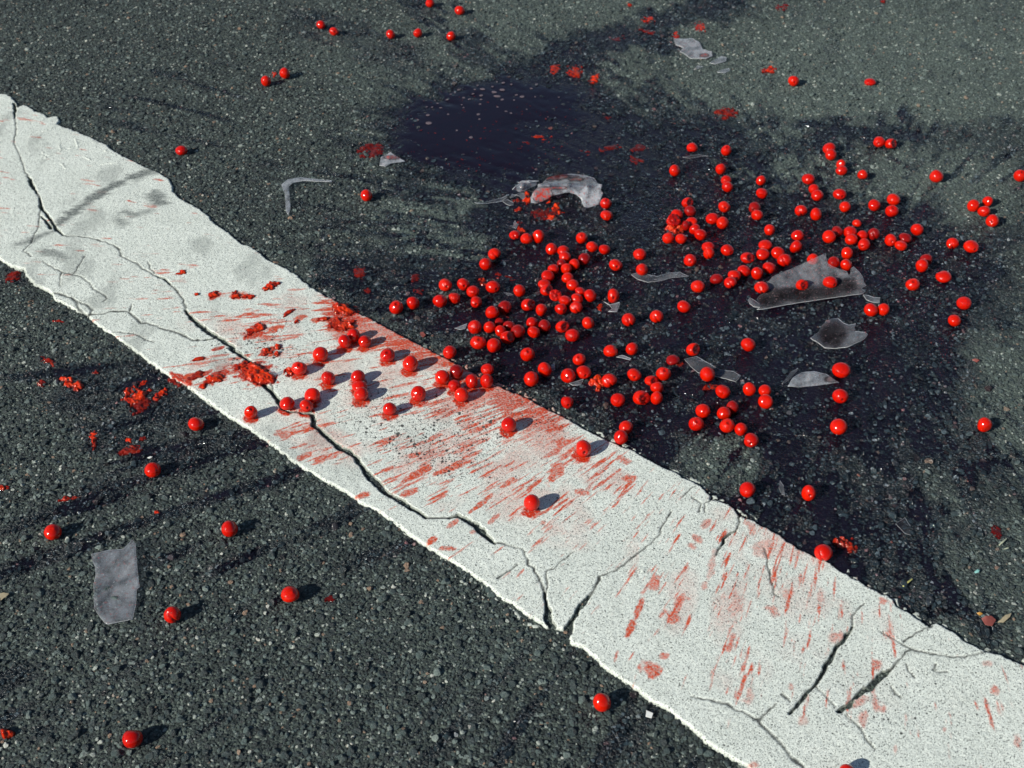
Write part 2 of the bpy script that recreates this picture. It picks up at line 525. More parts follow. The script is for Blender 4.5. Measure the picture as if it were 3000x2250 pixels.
CR = [('T00', [(90, 665, 10), (95, 700, 20), (100, 760, 6), (105, 850, 4), (90, 920, 3), (130, 1010, 3), (160, 1110, 4), (185, 1140, 10), (205, 1190, 26), (240, 1250, 8),
               (262, 1280, 8), (262, 1340, 22), (300, 1380, 14), (330, 1430, 22), (370, 1490, 18), (405, 1520, 5), (480, 1528, 4), (560, 1535, 4), (640, 1555, 6),
               (730, 1585, 4), (775, 1620, 7), (790, 1659, 5)]),
      ('T00', [(262, 1360, 5), (245, 1470, 4), (200, 1570, 4), (150, 1620, 3), (200, 1659, 4)]),
      ('T00', [(270, 1400, 5), (310, 1450, 16), (330, 1480, 20)]),
      ('T01', [(780, -4, 8), (880, 45, 5), (930, 85, 5), (1010, 125, 5), (1060, 140, 16), (1100, 180, 5), (1150, 220, 6), (1185, 280, 6), (1200, 350, 12),
               (1240, 400, 26), (1300, 450, 34), (1360, 500, 36), (1430, 540, 34), (1490, 580, 30), (1530, 620, 28), (1590, 660, 24), (1650, 710, 24),
               (1660, 780, 24), (1700, 825, 24), (1750, 870, 26), (1800, 930, 32), (1830, 980, 26), (1890, 1010, 14), (1950, 1015, 9), (2020, 1015, 24),
               (2040, 1090, 28), (2100, 1150, 28), (2150, 1200, 36), (2212, 1245, 36)]),
      ('T11', [(0, 1245, 36), (60, 1270, 34), (100, 1310, 30), (130, 1360, 28), (160, 1400, 46), (200, 1440, 46), (260, 1500, 38), (330, 1560, 32), (400, 1590, 28),
               (450, 1630, 26), (500, 1659, 20)]),
      ('T12', [(500, 0, 18), (550, 30, 14), (620, 35, 10), (700, 38, 14), (750, 25, 30), (800, 40, 36), (870, 80, 38), (910, 120, 36), (950, 160, 36), (1000, 200, 10),
               (1040, 195, 14), (1110, 220, 9), (1180, 240, 4), (1205, 300, 5), (1215, 340, 7), (1255, 360, 7), (1260, 400, 6), (1300, 470, 5), (1320, 520, 10),
               (1330, 580, 22), (1340, 640, 36), (1340, 700, 50), (1370, 735, 40)]),
      ('T12', [(1465, 790, 50), (1480, 740, 44), (1495, 700, 30), (1530, 640, 24), (1580, 580, 30), (1610, 540, 14), (1650, 470, 13), (1670, 430, 11), (1680, 410, 4),
               (1780, 380, 3), (1850, 320, 4), (1930, 260, 4), (2040, 170, 4), (2100, 60, 3), (2140, 0, 3)]),
      ('T12', [(1330, 560, 5), (1330, 430, 4), (1340, 385, 4), (1400, 340, 2), (1500, 260, 2)]),
      ('T12', [(1015, 425, 9), (1060, 390, 6), (1140, 340, 4)]),
      ('T01', [(390, 100, 3), (440, 110, 3), (510, 125, 4), (580, 170, 5), (600, 210, 4), (680, 250, 4), (690, 275, 4), (665, 290, 3)]),
      ('T01', [(270, 30, 3), (330, 70, 3), (400, 100, 3), (380, 190, 2)]), ('T01', [(480, 110, 3), (530, 40, 3), (550, 0, 3)]),
      ('T01', [(350, 235, 10), (450, 262, 12), (490, 285, 12), (510, 340, 12), (560, 378, 12), (660, 370, 7), (740, 355, 7), (820, 350, 9), (860, 380, 11),
               (910, 430, 9), (960, 435, 9), (1040, 465, 11), (1100, 480, 13), (1180, 505, 11), (1250, 545, 12), (1330, 540, 10), (1380, 535, 14)]),
      ('T01', [(490, 285, 8), (560, 310, 8), (600, 350, 10), (580, 380, 10)]),
      ('T01', [(840, 350, 5), (850, 310, 3)]), ('T01', [(730, 490, 3), (830, 495, 4), (900, 510, 3), (940, 540, 4), (1000, 555, 3)]),
      ('T01', [(960, 40, 4), (970, 80, 3), (1000, 110, 3)]), ('T01', [(1740, 790, 5), (1790, 800, 4), (1755, 830, 4), (1770, 880, 8)]),
      ('T22', [(370, 0, 12), (370, 60, 10), (350, 115, 7), (290, 150, 18), (250, 210, 11), (215, 275, 6)]),
      ('T22', [(530, 230, 2), (550, 340, 5), (570, 450, 5), (600, 530, 4), (620, 550, 2)]),
      ('T22', [(1180, 590, 4), (1100, 670, 6), (1105, 740, 8), (1060, 800, 18), (1000, 870, 20), (960, 950, 22), (910, 1030, 26), (860, 1120, 13), (800, 1180, 22),
               (760, 1240, 22), (690, 1305, 6)]),
      ('T22', [(1480, 885, 5), (1400, 950, 6), (1345, 1020, 16), (1280, 1060, 44), (1230, 1120, 38), (1150, 1170, 38), (1100, 1210, 10), (1080, 1250, 40),
               (1020, 1285, 44), (995, 1285, 10)]),
      ('T22', [(1610, 735, 14), (1590, 745, 6), (1540, 770, 6), (1430, 840, 4)]),
      ('T22', [(1280, 770, 3), (1400, 840, 4), (1480, 885, 6), (1570, 910, 6), (1640, 920, 6), (1740, 940, 6), (1830, 940, 6), (1900, 925, 6), (1980, 890, 8)]),
      ('T22', [(60, 1195, 3), (150, 1210, 6), (240, 1235, 7), (300, 1250, 9), (370, 1290, 9), (440, 1325, 9), (490, 1350, 14), (540, 1410, 13), (620, 1480, 11),
               (680, 1560, 14), (740, 1620, 14), (785, 1659, 14), (830, 1740, 14)]),
      ('T22', [(500, 1360, 16), (540, 1310, 7), (600, 1240, 5)]),
      ('T22', [(860, 1120, 3), (920, 1180, 3), (990, 1260, 3)]), ('T22', [(1060, 1310, 4), (1150, 1400, 5), (1200, 1480, 4), (1250, 1540, 4)]),
      ('T22', [(640, 1180, 10), (690, 1225, 5)]), ('T22', [(1450, 985, 5), (1475, 1035, 4), (1510, 1070, 4)]),
      ('T22', [(1640, 990, 4), (1620, 1015, 6), (1650, 1035, 5), (1720, 1040, 4)]), ('T22', [(1340, 1120, 3), (1370, 1170, 5), (1410, 1190, 4)]),
      ('T21', [(0, 1560, 3), (60, 1500, 3), (85, 1490, 4)]), ('T21', [(185, 1570, 5), (150, 1600, 4), (140, 1659, 4)]),
      ('T21', [(100, 1659, 4), (120, 1600, 3), (60, 1560, 3)])]
TREAD = [('T00', [(270, 1010, 9), (330, 1000, 9), (450, 960, 8), (560, 930, 8), (650, 910, 7)]), ('T00', [(240, 855, 7), (300, 845, 6), (400, 800, 6)]),
         ('T00', [(280, 985, 8), (300, 1020, 8)]), ('T00', [(385, 940, 7), (395, 970, 7)]), ('T00', [(490, 900, 7), (500, 955, 8)]),
         ('T00', [(540, 1010, 9), (580, 1035, 9)]), ('T00', [(680, 970, 8), (725, 995, 8)]), ('T00', [(660, 1065, 8), (740, 1055, 8), (790, 1035, 7)]),
         ('T00', [(395, 1060, 8), (425, 1090, 8)]), ('T12', [(1880, 450, 12), (1980, 345, 10)]), ('T12', [(1860, 440, 8), (1960, 335, 6)])]

STEP = .00135
lo, hi = poly.min(0), poly.max(0)
gx, gy = np.arange(lo[0] - .012, hi[0] + .012, STEP), np.arange(lo[1] - .012, hi[1] + .012, STEP)
GX, GY = np.meshgrid(gx, gy)


def inside_poly(X, Y, P):
    r = np.zeros(X.shape, bool)
    for (x0, y0), (x1, y1) in zip(P, np.roll(P, -1, 0)):
        if y0 == y1: continue
        j0, j1 = np.searchsorted(gy, [min(y0, y1), max(y0, y1)])
        if j1 <= j0: continue
        ysl = Y[j0:j1, :1]
        xi = x0 + (ysl - y0) * (x1 - x0) / (y1 - y0)
        r[j0:j1] ^= X[j0:j1] < xi
    return r


def seg_update(D, Wd, pts, wid, reach):
    """D = min over segments of (distance - half width)"""
    for a, b, wa, wb in zip(pts[:-1], pts[1:], wid[:-1], wid[1:]):
        i0, i1 = np.searchsorted(gx, [min(a[0], b[0]) - reach, max(a[0], b[0]) + reach])
        j0, j1 = np.searchsorted(gy, [min(a[1], b[1]) - reach, max(a[1], b[1]) + reach])
        if i1 <= i0 or j1 <= j0: continue
        xx, yy = Wd[0][j0:j1, i0:i1], Wd[1][j0:j1, i0:i1]
        d = b - a
        t = np.clip(((xx - a[0]) * d[0] + (yy - a[1]) * d[1]) / max(d @ d, 1e-12), 0, 1)
        dist = np.hypot(xx - a[0] - t * d[0], yy - a[1] - t * d[1]) - (wa + (wb - wa) * t) / 2
        np.minimum(D[j0:j1, i0:i1], dist, out=D[j0:j1, i0:i1])


n1, n2 = fbm(GX * 130, GY * 130, 41, 3) - .5, fbm(GX * 130 + 50, GY * 130, 44, 3) - .5
WX, WY = GX + n1 * .0045, GY + n2 * .0045
n3, n4 = fbm(GX * 420, GY * 420, 47, 2) - .5, fbm(GX * 420 + 5, GY * 420, 48, 2) - .5
EX, EY = GX + n1 * .0042 + n3 * .0022, GY + n2 * .0042 + n4 * .0022
INS = inside_poly(EX, EY, poly)
DE = np.full(GX.shape, .02)
seg_update(DE, (EX, EY), np.concatenate([poly, poly[:1]]), np.zeros(len(poly) + 1), .02)
DE = np.where(INS, DE, -DE)
band = DE > -.0145


def widths(tile, ps, f):
    pts = unproject(*np.array([px(tile, p[0], p[1]) for p in ps]).T, .004)
    dep = project(pts)[2]
    return pts[:, :2], np.array([p[2] for p in ps]) / TILES[tile][2] * dep / F * f


DC = np.full(GX.shape, .02)
DH = np.full(GX.shape, .02)              # hairline cracks, too fine to open up
for tl, ps in CR:
    p_, w_ = widths(tl, ps, .95)
    for q in range(len(p_) - 1):
        thin = max(w_[q], w_[q + 1]) < .0026
        seg_update(DH if thin else DC, (WX, WY), p_[q:q + 2], w_[q:q + 2] * (1 if thin else .95), .022)
hair = sstep(.0011, .0001, DH) * (.55 + .6 * fbm(GX * 120, GY * 120, 55, 2))
DT = np.full(GX.shape, .02)
for tl, ps in TREAD:
    p_, w_ = widths(tl, ps, .8)
    seg_update(DT, (WX, WY), p_, w_, .012)

qx, qy, _ = project(np.stack([GX, GY, np.full(GX.shape, .004)], -1))
OX, OY = qx * .73733, qy * .73733
HT = .0036
edge = sstep(-.0006, .0022, DE) ** .8
crk = sstep(-.0005, .0006, DC)
body = np.minimum(edge, crk)
# crumbs of old paint outside the right edge and at the lower left corner
fr_n = fbm(GX * 170, GY * 170, 61, 3)
fr_w = np.where(OX > 880, 1.0, .35) * ((OY < OX * .62 + 350) * 1.0)
fr_w = np.where((OX > 1040) & (OX < 1210) & (OY > 1230), 1.1, fr_w)
crumb = (1 - INS) * sstep(.53, .63, fr_n + .12 * (fr_w - 1) - sstep(.004, .0135, -DE) * .30) * sstep(.0008, .0018, -DE) * (fr_w > .5)
body = np.maximum(body, crumb * .62)
Zs = -.0026 + (HT + .0026) * body
Zs -= hair * .0011
Zs += body * ((fbm(GX * 11, GY * 11, 71, 3) - .5) * .0016 + (fbm(GX * 300, GY * 300, 72, 2) - .5) * .00055)
Zs += sstep(.0012, -.0016, DT) * .0017 * body * (fbm(GX * 90, GY * 90, 5, 2) > .35)
# juice marks: washes and streaks thrown out from where the jar hit
WASH = [(760, 690, 95, 60, 30, .95), (700, 790, 110, 60, 20, .42), (560, 720, 120, 60, 10, .5), (470, 800, 100, 40, -15, .62), (620, 650, 80, 40, 20, .42),
        (880, 740, 120, 42, 30, .85), (1000, 800, 100, 45, 30, .8), (1120, 870, 130, 50, 30, .95), (1000, 885, 120, 60, 25, .6), (850, 850, 160, 80, 10, .45),
        (1200, 960, 150, 55, 30, .55), (1050, 980, 180, 80, 20, .46), (900, 1010, 150, 100, 20, .5), (700, 950, 130, 60, 30, .48), (1300, 1020, 100, 55, 40, .5),
        (1150, 1080, 220, 100, 30, .4), (1450, 1180, 150, 120, -40, .36), (1470, 1290, 55, 120, 15, .55), (1600, 1150, 120, 55, 30, .55), (1580, 1300, 60, 150, 5, .6),
        (1700, 1180, 130, 60, 30, .62), (1720, 1280, 170, 90, 20, .5), (1860, 1330, 130, 60, 30, .5), (1600, 1450, 100, 80, 0, .5), (1900, 1480, 220, 110, 0, .38),
        (2100, 1520, 130, 120, 0, .36), (430, 690, 100, 50, 0, .28), (350, 600, 130, 70, 0, .2), (200, 500, 200, 100, 0, .12), (1740, 1400, 120, 60, 0, .42)]
wt = np.full(GX.shape, .10)
for e in WASH:
    wt = np.maximum(wt, e[5] * (1 - sstep(.35, 1.45, ell(OX, OY, e))))
th, ra = np.arctan2(GY - IMPACT[1], GX - IMPACT[0]), np.hypot(GX - IMPACT[0], GY - IMPACT[1])
stk = .58 * fbm(th * 150, ra * 30, 81, 3) + .42 * fbm(th * 330, ra * 52, 82, 2)
wt = wt * np.where((OX > 1380) & (OY > 1080), .72, 1.1)
juice = sstep(.0, .13, stk - (.735 - .43 * wt)) * (.45 + .55 * fbm(th * 40, ra * 22, 83, 2))
soft = np.clip(wt - .25, 0, 1) * sstep(.34, .72, fbm(GX * 38, GY * 38, 84, 4)) * .95
juice = np.clip(np.maximum(juice, soft), 0, 1)
strong = np.clip(sstep(.35, .9, wt) * .35, 0, 1)
SMEAR = [  # explicit strong stains: tile, x, y, rx, ry, deg, strength
    ('Z5', 1330, 200, 190, 130, 15, 1), ('Z5', 1430, 60, 160, 90, 25, 1), ('Z5', 1040, 160, 130, 40, -12, .7), ('Z5', 800, 130, 90, 40, -15, .7),
    ('T01', 1660, 760, 140, 75, 10, 1), ('T01', 1400, 790, 85, 40, -28, .9), ('T01', 1180, 800, 90, 25, 28, .9), ('T01', 1650, 485, 85, 40, -22, .8),
    ('T01', 1780, 470, 60, 22, -18, .7), ('T01', 1740, 615, 70, 24, -28, .8), ('T01', 1390, 255, 55, 26, -15, .8), ('T01', 1560, 255, 90, 28, 0, .6),
    ('T01', 1290, 770, 80, 20, -18, .8), ('T01', 1410, 600, 55, 12, -18, .8), ('T01', 1290, 665, 55, 12, -12, .7), ('T01', 1970, 1295, 60, 18, -22, .6),
    ('T01', 2080, 1320, 90, 22, -22, .6), ('T01', 1830, 1150, 50, 30, 0, .5), ('T01', 1980, 1120, 40, 22, -20, .5), ('T01', 1935, 1230, 80, 12, -18, .6),
    ('T11', 500, 1405, 110, 28, -28, .7), ('T11', 700, 1370, 140, 22, -18, .65), ('T11', 480, 1290, 60, 18, -12, .6), ('T11', 600, 1180, 80, 14, -25, .6),
    ('T11', 830, 1220, 90, 12, -25, .6), ('T11', 1420, 1200, 70, 32, -20, .55), ('T11', 1390, 1400, 40, 90, 38, .6), ('T11', 1720, 1450, 110, 14, -38, .65),
    ('T11', 1870, 1440, 60, 26, -12, .6), ('T11', 920, 1590, 90, 14, -38, .65), ('T11', 1080, 1470, 60, 20, -35, .6), ('T11', 1560, 1530, 50, 18, 10, .55),
    ('T11', 1090, 915, 120, 70, 15, .6), ('T11', 880, 930, 120, 45, -5, .5), ('T11', 700, 700, 60, 22, 0, .75), ('T11', 1310, 1000, 30, 18, 0, .7),
    ('T11', 150, 1550, 60, 18, -22, .65), ('T11', 300, 1375, 50, 14, -18, .55), ('T11', 440, 1530, 60, 20, -25, .6), ('T11', 1830, 1320, 50, 26, 20, .55),
    ('T12', 590, 180, 40, 20, -30, .8), ('T12', 690, 232, 55, 18, 0, .65), ('T12', 720, 75, 45, 14, -35, .6), ('T12', 1155, 400, 45, 10, -50, .6),
    ('T12', 1310, 65, 28, 20, -15, .6), ('T12', 980, 50, 60, 16, -40, .6), ('T12', 1930, 610, 20, 90, 20, .7), ('T12', 1870, 760, 22, 70, 22, .8), ('T12', 2030, 460, 32, 50, 30, .6),
    ('T12', 2150, 690, 70, 50, 20, .65), ('T12', 2000, 1020, 70, 50, 10, .7), ('T12', 2090, 930, 40, 26, 0, .6), ('T12', 1780, 930, 12, 50, 20, .5),
    ('T12', 2190, 590, 40, 70, 20, .6), ('T12', 1340, 110, 50, 12, -38, .5), ('T12', 860, 130, 25, 14, 0, .5),
    ('T22', 150, 75, 50, 30, -30, .7), ('T22', 90, 170, 50, 26, 30, .8), ('T22', 55, 220, 35, 22, 30, .7), ('T22', 190, 330, 30, 110, 12, .55), ('T22', 440, 90, 35, 60, -30, .55),
    ('T22', 530, 240, 80, 70, 0, .5), ('T22', 580, 640, 55, 40, 30, .7), ('T22', 1310, 570, 55, 26, 15, .7), ('T22', 890, 550, 30, 60, -10, .5), ('T22', 670, 530, 60, 40, 20, .5),
    ('T22', 300, 870, 60, 30, -20, .9), ('T22', 320, 820, 28, 40, 20, .8), ('T22', 1255, 990, 35, 35, 0, .8), ('T22', 1270, 1265, 40, 55, -30, .7), ('T22', 1170, 1340, 45, 50, 0, .6),
    ('T22', 2030, 1150, 32, 40, 0, .75), ('T22', 1150, 1230, 50, 30, -25, .6), ('T22', 1000, 810, 70, 50, -20, .6), ('T22', 700, 1130, 22, 40, 0, .6), ('T22', 450, 1640, 50, 30, 0, .6),
    ('T22', 2170, 1490, 30, 60, -20, .6), ('T22', 1975, 980, 40, 26, 0, .5), ('T22', 1700, 1405, 18, 20, 0, .6), ('T22', 30, 560, 40, 28, 0, .6), ('T22', 140, 480, 25, 40, 10, .6),
    ('T22', 350, 600, 50, 120, 10, .5), ('T22', 430, 1200, 40, 80, 10, .5), ('T22', 1240, 470, 140, 40, 30, .35), ('T22', 770, 1350, 40, 30, 0, .4), ('T22', 1380, 1530, 15, 40, 0, .5)]
ragn = fbm(GX * 190, GY * 190, 91, 3) - .5
rag2 = fbm(th * 150, ra * 30, 92, 2) - .5
for tl, x, y, rx, ry, dg, s in SMEAR:
    x0, y0 = px(tl, x, y)
    e = (x0 * .73733, y0 * .73733, rx / TILES[tl][2] * .73733, ry / TILES[tl][2] * .73733, dg)
    s *= .62 if tl == 'T22' else (.85 if tl == 'T12' else 1)
    m = (1 - sstep(.72 if tl != 'T22' else .45, 1.08, ell(OX, OY, e) + ragn * .9 + rag2 * .9)) * min(1, s * 1.15)
    juice = np.maximum(juice, m)
    if s >= .8: strong = np.maximum(strong, m * s)
dirt = .35 * sstep(.56, .75, fbm(GX * 26, GY * 14, 95, 4)) * sstep(1400, 300, OX)
for pts, wdt, amt in (([(380, 1450), (440, 1400), (540, 1330), (640, 1260), (740, 1200), (850, 1150), (960, 1110), (1000, 1105)], 58, .9),
                      ([(1000, 1260), (1040, 1300)], 90, .85), ([(820, 1370), (870, 1395)], 55, .7), ([(900, 1375), (960, 1365)], 40, .6),
                      ([(770, 1430), (810, 1450)], 50, .6), ([(110, 1580), (210, 1550), (330, 1500)], 40, .8), ([(100, 720), (40, 760)], 60, .3),
                      ([(300, 1620), (420, 1670)], 50, .7)):
    D = np.full(GX.shape, .03)
    p_, w_ = widths('T00', [(a, b, wdt) for a, b in pts], 1.0)
    seg_update(D, (WX, WY), p_, w_ * .95, .035)
    dirt = np.maximum(dirt, amt * sstep(.010, -.006, D + (fbm(GX * 60, GY * 200, 96, 3) - .5) * .022))
pits = np.zeros(GX.shape) + .12
for e in [(1000, 930, 130, 90, 20, .9), (830, 900, 130, 70, 20, .7), (660, 720, 120, 40, 10, .5), (560, 760, 120, 50, 0, .8), (900, 960, 200, 60, 25, 1), (1150, 890, 150, 40, 30, .5),
          (1300, 1100, 250, 120, 30, .3), (1900, 1500, 300, 120, 20, .35), (1700, 1300, 200, 120, 20, .3)]:
    pits = np.maximum(pits, e[5] * (1 - sstep(.4, 1.3, ell(OX, OY, e))))
STAIN_RINGS = []     # filled with the cherries on the line below


def build_marking():
    global juice, strong
    for (cx, cy, r) in STAIN_RINGS:
        d = np.hypot(GX - cx, GY - cy) / r
        m = 1 - sstep(.95, 1.45, d + ragn * .9)
        juice = np.maximum(juice, m)
        strong = np.maximum(strong, m)
    keep = band & (Zs > -.0026 + 1e-5)
    Fq = grid_faces(len(gx), len(gy))
    kf = keep.ravel()[Fq].any(1)
    V = np.stack([GX, GY, Zs], -1).reshape(-1, 3)
    V2, F2, A2 = compact(V, Fq[kf], {'juice': juice.ravel(), 'strong': strong.ravel(), 'dirt': dirt.ravel(), 'pits': pits.ravel(), 'top': body.ravel(), 'lip': crk.ravel(), 'hair': np.clip(hair, 0, 1).ravel()})
    me = mesh_np('road_marking', V2, F2, True, A2)
    me.materials.append(M_PAINT)
    return tag(link('road_marking', me), 'thick cracked white painted line crossing the asphalt, splashed with red juice', kind='structure')


def stripe_body(x, y):
    i = np.clip(((np.asarray(x) - gx[0]) / STEP).astype(int), 0, len(gx) - 1)
    j = np.clip(((np.asarray(y) - gy[0]) / STEP).astype(int), 0, len(gy) - 1)
    out = (np.asarray(x) < gx[0]) | (np.asarray(x) > gx[-1]) | (np.asarray(y) < gy[0]) | (np.asarray(y) > gy[-1])
    return np.where(out, 0, body[j, i]), np.where(out, -1, DE[j, i])


# ================================================================== AGGREGATE STONES set in the binder
def scatter(step, r0, r1, keepfar=1.0):
    a, b = np.arange(-1.45, 1.45, step), np.arange(.48, 2.75, step)
    x, y = np.meshgrid(a, b)
    x = x + (rng.random(x.shape) - .5) * step * 1.25
    y = y + (rng.random(x.shape) - .5) * step * 1.25
    x, y = x.ravel(), y.ravel()
    qx, qy, dp = project(np.stack([x, y, 0 * x], -1))
    ok = (qx > -260) & (qx < W + 260) & (qy > -160) & (qy < H + 160)
    ok &= rng.random(len(x)) < np.where(y > 1.75, keepfar, 1)
    r = r0 + (r1 - r0) * rng.random(len(x)) ** 1.6
    return x[ok], y[ok], r[ok]


sets = [scatter(.0046, .0010, .0020, .7), scatter(.0070, .0018, .0031), scatter(.0165, .0032, .0050)]
sx, sy, sr = (np.concatenate([s[i] for s in sets]) for i in range(3))
bd, de = stripe_body(sx, sy)
ok = (bd < .12) & ((de < -.0015) | (bd < .02))
sx, sy, sr, bd, de = sx[ok], sy[ok], sr[ok], bd[ok], de[ok]
sL, sP = level(sx, sy), pale_field(sx, sy)
n = len(sx)
flat = .42 + .3 * rng.random(n)
asp = .68 + .32 * rng.random(n)
scl = np.stack([sr, sr * asp, sr * flat], -1)
poke = (.15 + .95 * rng.random(n) ** 1.3) * sr * flat
incrack = de > 0
poke = np.where(incrack, poke * .6 - .0006, poke)
sz = road_z(sx, sy) + poke - sr * flat * .55
srot = np.stack([(rng.random(n) - .5) * 1.0, (rng.random(n) - .5) * 1.0, rng.random(n) * 6.283], -1)
tone = rng.random(n) ** 1.12
tone = tone * np.where(sr > .0031, .88, np.where(sr > .0018, .95, 1.0))
tone = np.clip(tone + (fbm(sx * 60, sy * 60, 15, 2) - .5) * .25, 0, .999)
tone = np.where(rng.random(n) < .012, 1.0, tone)
swet = sstep(-2.35, .1, sL)
rnd = rng.random(n)
pq = project(np.stack([sx, sy, sz], -1))
# the 300 that show largest become parts of their own
size_px = sr * F / pq[2]
vis = (pq[0] > 10) & (pq[0] < W - 10) & (pq[1] > 10) & (pq[1] < H - 10) & (sL < 2) & ~incrack & (sr > .0032)
big = np.argsort(-np.where(vis, size_px, 0))[:300]
rest = np.setdiff1d(np.arange(n), big)


def stone_mesh(seed, sub=3):
    bm = bmesh.new()
    bmesh.ops.create_icosphere(bm, subdivisions=sub, radius=1)
    r = random.Random(seed)
    planes = [(Vector((r.gauss(0, 1), r.gauss(0, 1), r.gauss(0, 1))).normalized(), r.uniform(.62, .95)) for _ in range(9)]
    for v in bm.verts:
        p = v.co.copy()
        for nrm, d in planes:
            k = p.dot(nrm)
            if k > d: p -= nrm * (k - d) * .9
        v.co = p
    me = bpy.data.meshes.new('stone')
    bm.to_mesh(me)
    bm.free()
    return me


big_meshes = [stone_mesh(s) for s in range(8)]
for m_ in big_meshes:
    m_.materials.append(M_STONE_OBJ)
    m_.polygons.foreach_set('use_smooth', [False] * len(m_.polygons))
for k, i in enumerate(big):
    o = link('stone', big_meshes[k % 8], road)
    o.location = (sx[i], sy[i], sz[i])
    o.rotation_euler = srot[i]
    o.scale = scl[i] * 1.08
    o.color = (float(tone[i]) * .62 + .26, float(swet[i]), float(sP[i]), 1)

pm = bpy.data.meshes.new('aggregate_stones')
pm.vertices.add(len(rest))
pm.vertices.foreach_set('co', np.stack([sx, sy, sz], -1)[rest].astype(np.float32).ravel())
for nm, arr, ty in (('srot', srot, 'FLOAT_VECTOR'), ('sscl', scl, 'FLOAT_VECTOR'), ('tone', tone, 'FLOAT'), ('wet', swet, 'FLOAT'),
                    ('pale', sP, 'FLOAT'), ('rnd', rnd, 'FLOAT'), ('var', rng.integers(0, 6, n), 'INT')):
    at = pm.attributes.new(nm, ty, 'POINT')
    a = arr[rest]
    if ty == 'FLOAT_VECTOR': at.data.foreach_set('vector', a.astype(np.float32).ravel())
    elif ty == 'INT': at.data.foreach_set('value', a.astype(np.int32))
    else: at.data.foreach_set('value', a.astype(np.float32))
agg = tag(link('aggregate_stones', pm, road), 'small grey and slate stones set in the asphalt binder', kind='stuff')
ng = bpy.data.node_groups.new('aggregate', 'GeometryNodeTree')
ng.interface.new_socket('Geometry', in_out='INPUT', socket_type='NodeSocketGeometry')
ng.interface.new_socket('Geometry', in_out='OUTPUT', socket_type='NodeSocketGeometry')
N, Lk = ng.nodes, ng.links
gi, go = N.new('NodeGroupInput'), N.new('NodeGroupOutput')
g2i = N.new('GeometryNodeGeometryToInstance')
for v in range(6):
    ico = N.new('GeometryNodeMeshIcoSphere'); ico.inputs['Radius'].default_value = 1; ico.inputs['Subdivisions'].default_value = 2
    sp = N.new('GeometryNodeSetPosition')
    pos = N.new('GeometryNodeInputPosition')
    nz = N.new('ShaderNodeTexNoise'); nz.noise_dimensions = '4D'
    nz.inputs['Scale'].default_value = .95; nz.inputs['W'].default_value = v * 7.3; nz.inputs['Detail'].default_value = 1.5
    Lk.new(pos.outputs[0], nz.inputs['Vector'])
    mr = N.new('ShaderNodeMapRange')
    for q, val in enumerate((.25, .75, -.45, .35)): mr.inputs[1 + q].default_value = val * (1.25 if q > 1 else 1)
    Lk.new(nz.outputs[0], mr.inputs[0])
    sc = N.new('ShaderNodeVectorMath'); sc.operation = 'SCALE'
    Lk.new(pos.outputs[0], sc.inputs[0]); Lk.new(mr.outputs[0], sc.inputs['Scale'])
    Lk.new(ico.outputs['Mesh'], sp.inputs['Geometry']); Lk.new(sc.outputs[0], sp.inputs['Offset'])
    ss = N.new('GeometryNodeSetShadeSmooth'); ss.inputs['Shade Smooth'].default_value = v == 0
    Lk.new(sp.outputs[0], ss.inputs[0])
    sm = N.new('GeometryNodeSetMaterial'); sm.inputs['Material'].default_value = M_STONE
    Lk.new(ss.outputs[0], sm.inputs['Geometry'])
    Lk.new(sm.outputs[0], g2i.inputs[0])
iop = N.new('GeometryNodeInstanceOnPoints')
iop.inputs['Pick Instance'].default_value = True


def named(nm, ty):
    a = N.new('GeometryNodeInputNamedAttribute')
    a.data_type = ty
    a.inputs['Name'].default_value = nm
    return a.outputs[0]


m2p = N.new('GeometryNodeMeshToPoints')
m2p.inputs['Radius'].default_value = .0001
Lk.new(gi.outputs[0], m2p.inputs[0])
Lk.new(m2p.outputs[0], iop.inputs['Points'])
Lk.new(g2i.outputs[0], iop.inputs['Instance'])
Lk.new(named('var', 'INT'), iop.inputs['Instance Index'])
e2r = N.new('FunctionNodeEulerToRotation')
Lk.new(named('srot', 'FLOAT_VECTOR'), e2r.inputs[0])
Lk.new(e2r.outputs[0], iop.inputs['Rotation'])
Lk.new(named('sscl', 'FLOAT_VECTOR'), iop.inputs['Scale'])
Lk.new(iop.outputs[0], go.inputs[0])
md = agg.modifiers.new('stones', 'NODES')
md.node_group = ng

# ================================================================== JUICE lying on the road
fx, fy = np.arange(-.62, 1.25, .0034), np.arange(.80, 2.62, .0034)
FX, FY = np.meshgrid(fx, fy)
FL = level(FX, FY)
ripple = (fbm(FX * 120, FY * 120, 51, 2) - .5) * .35 * sstep(2.6, 1.0, FL)
FZ = (FL - .1 + ripple) * 1e-3
kp = (FZ > road_z(FX, FY) - .0012) & (FL > -1.4)
bdf, def_ = stripe_body(FX, FY)
kp &= def_ < .010
Fq = grid_faces(len(fx), len(fy))
Fq = Fq[kp.ravel()[Fq].any(1)]
V2, F2, A2 = compact(np.stack([FX, FY, FZ], -1).reshape(-1, 3), Fq, {'depth': np.clip(FL + .3, 0, 5).ravel()})
me = mesh_np('juice_puddle', V2, F2, True, A2)
me.materials.append(M_JUICE)
puddle = tag(link('juice_puddle', me), 'dark spill of cherry juice spreading over the asphalt from a deep pool', 'puddle', kind='stuff')

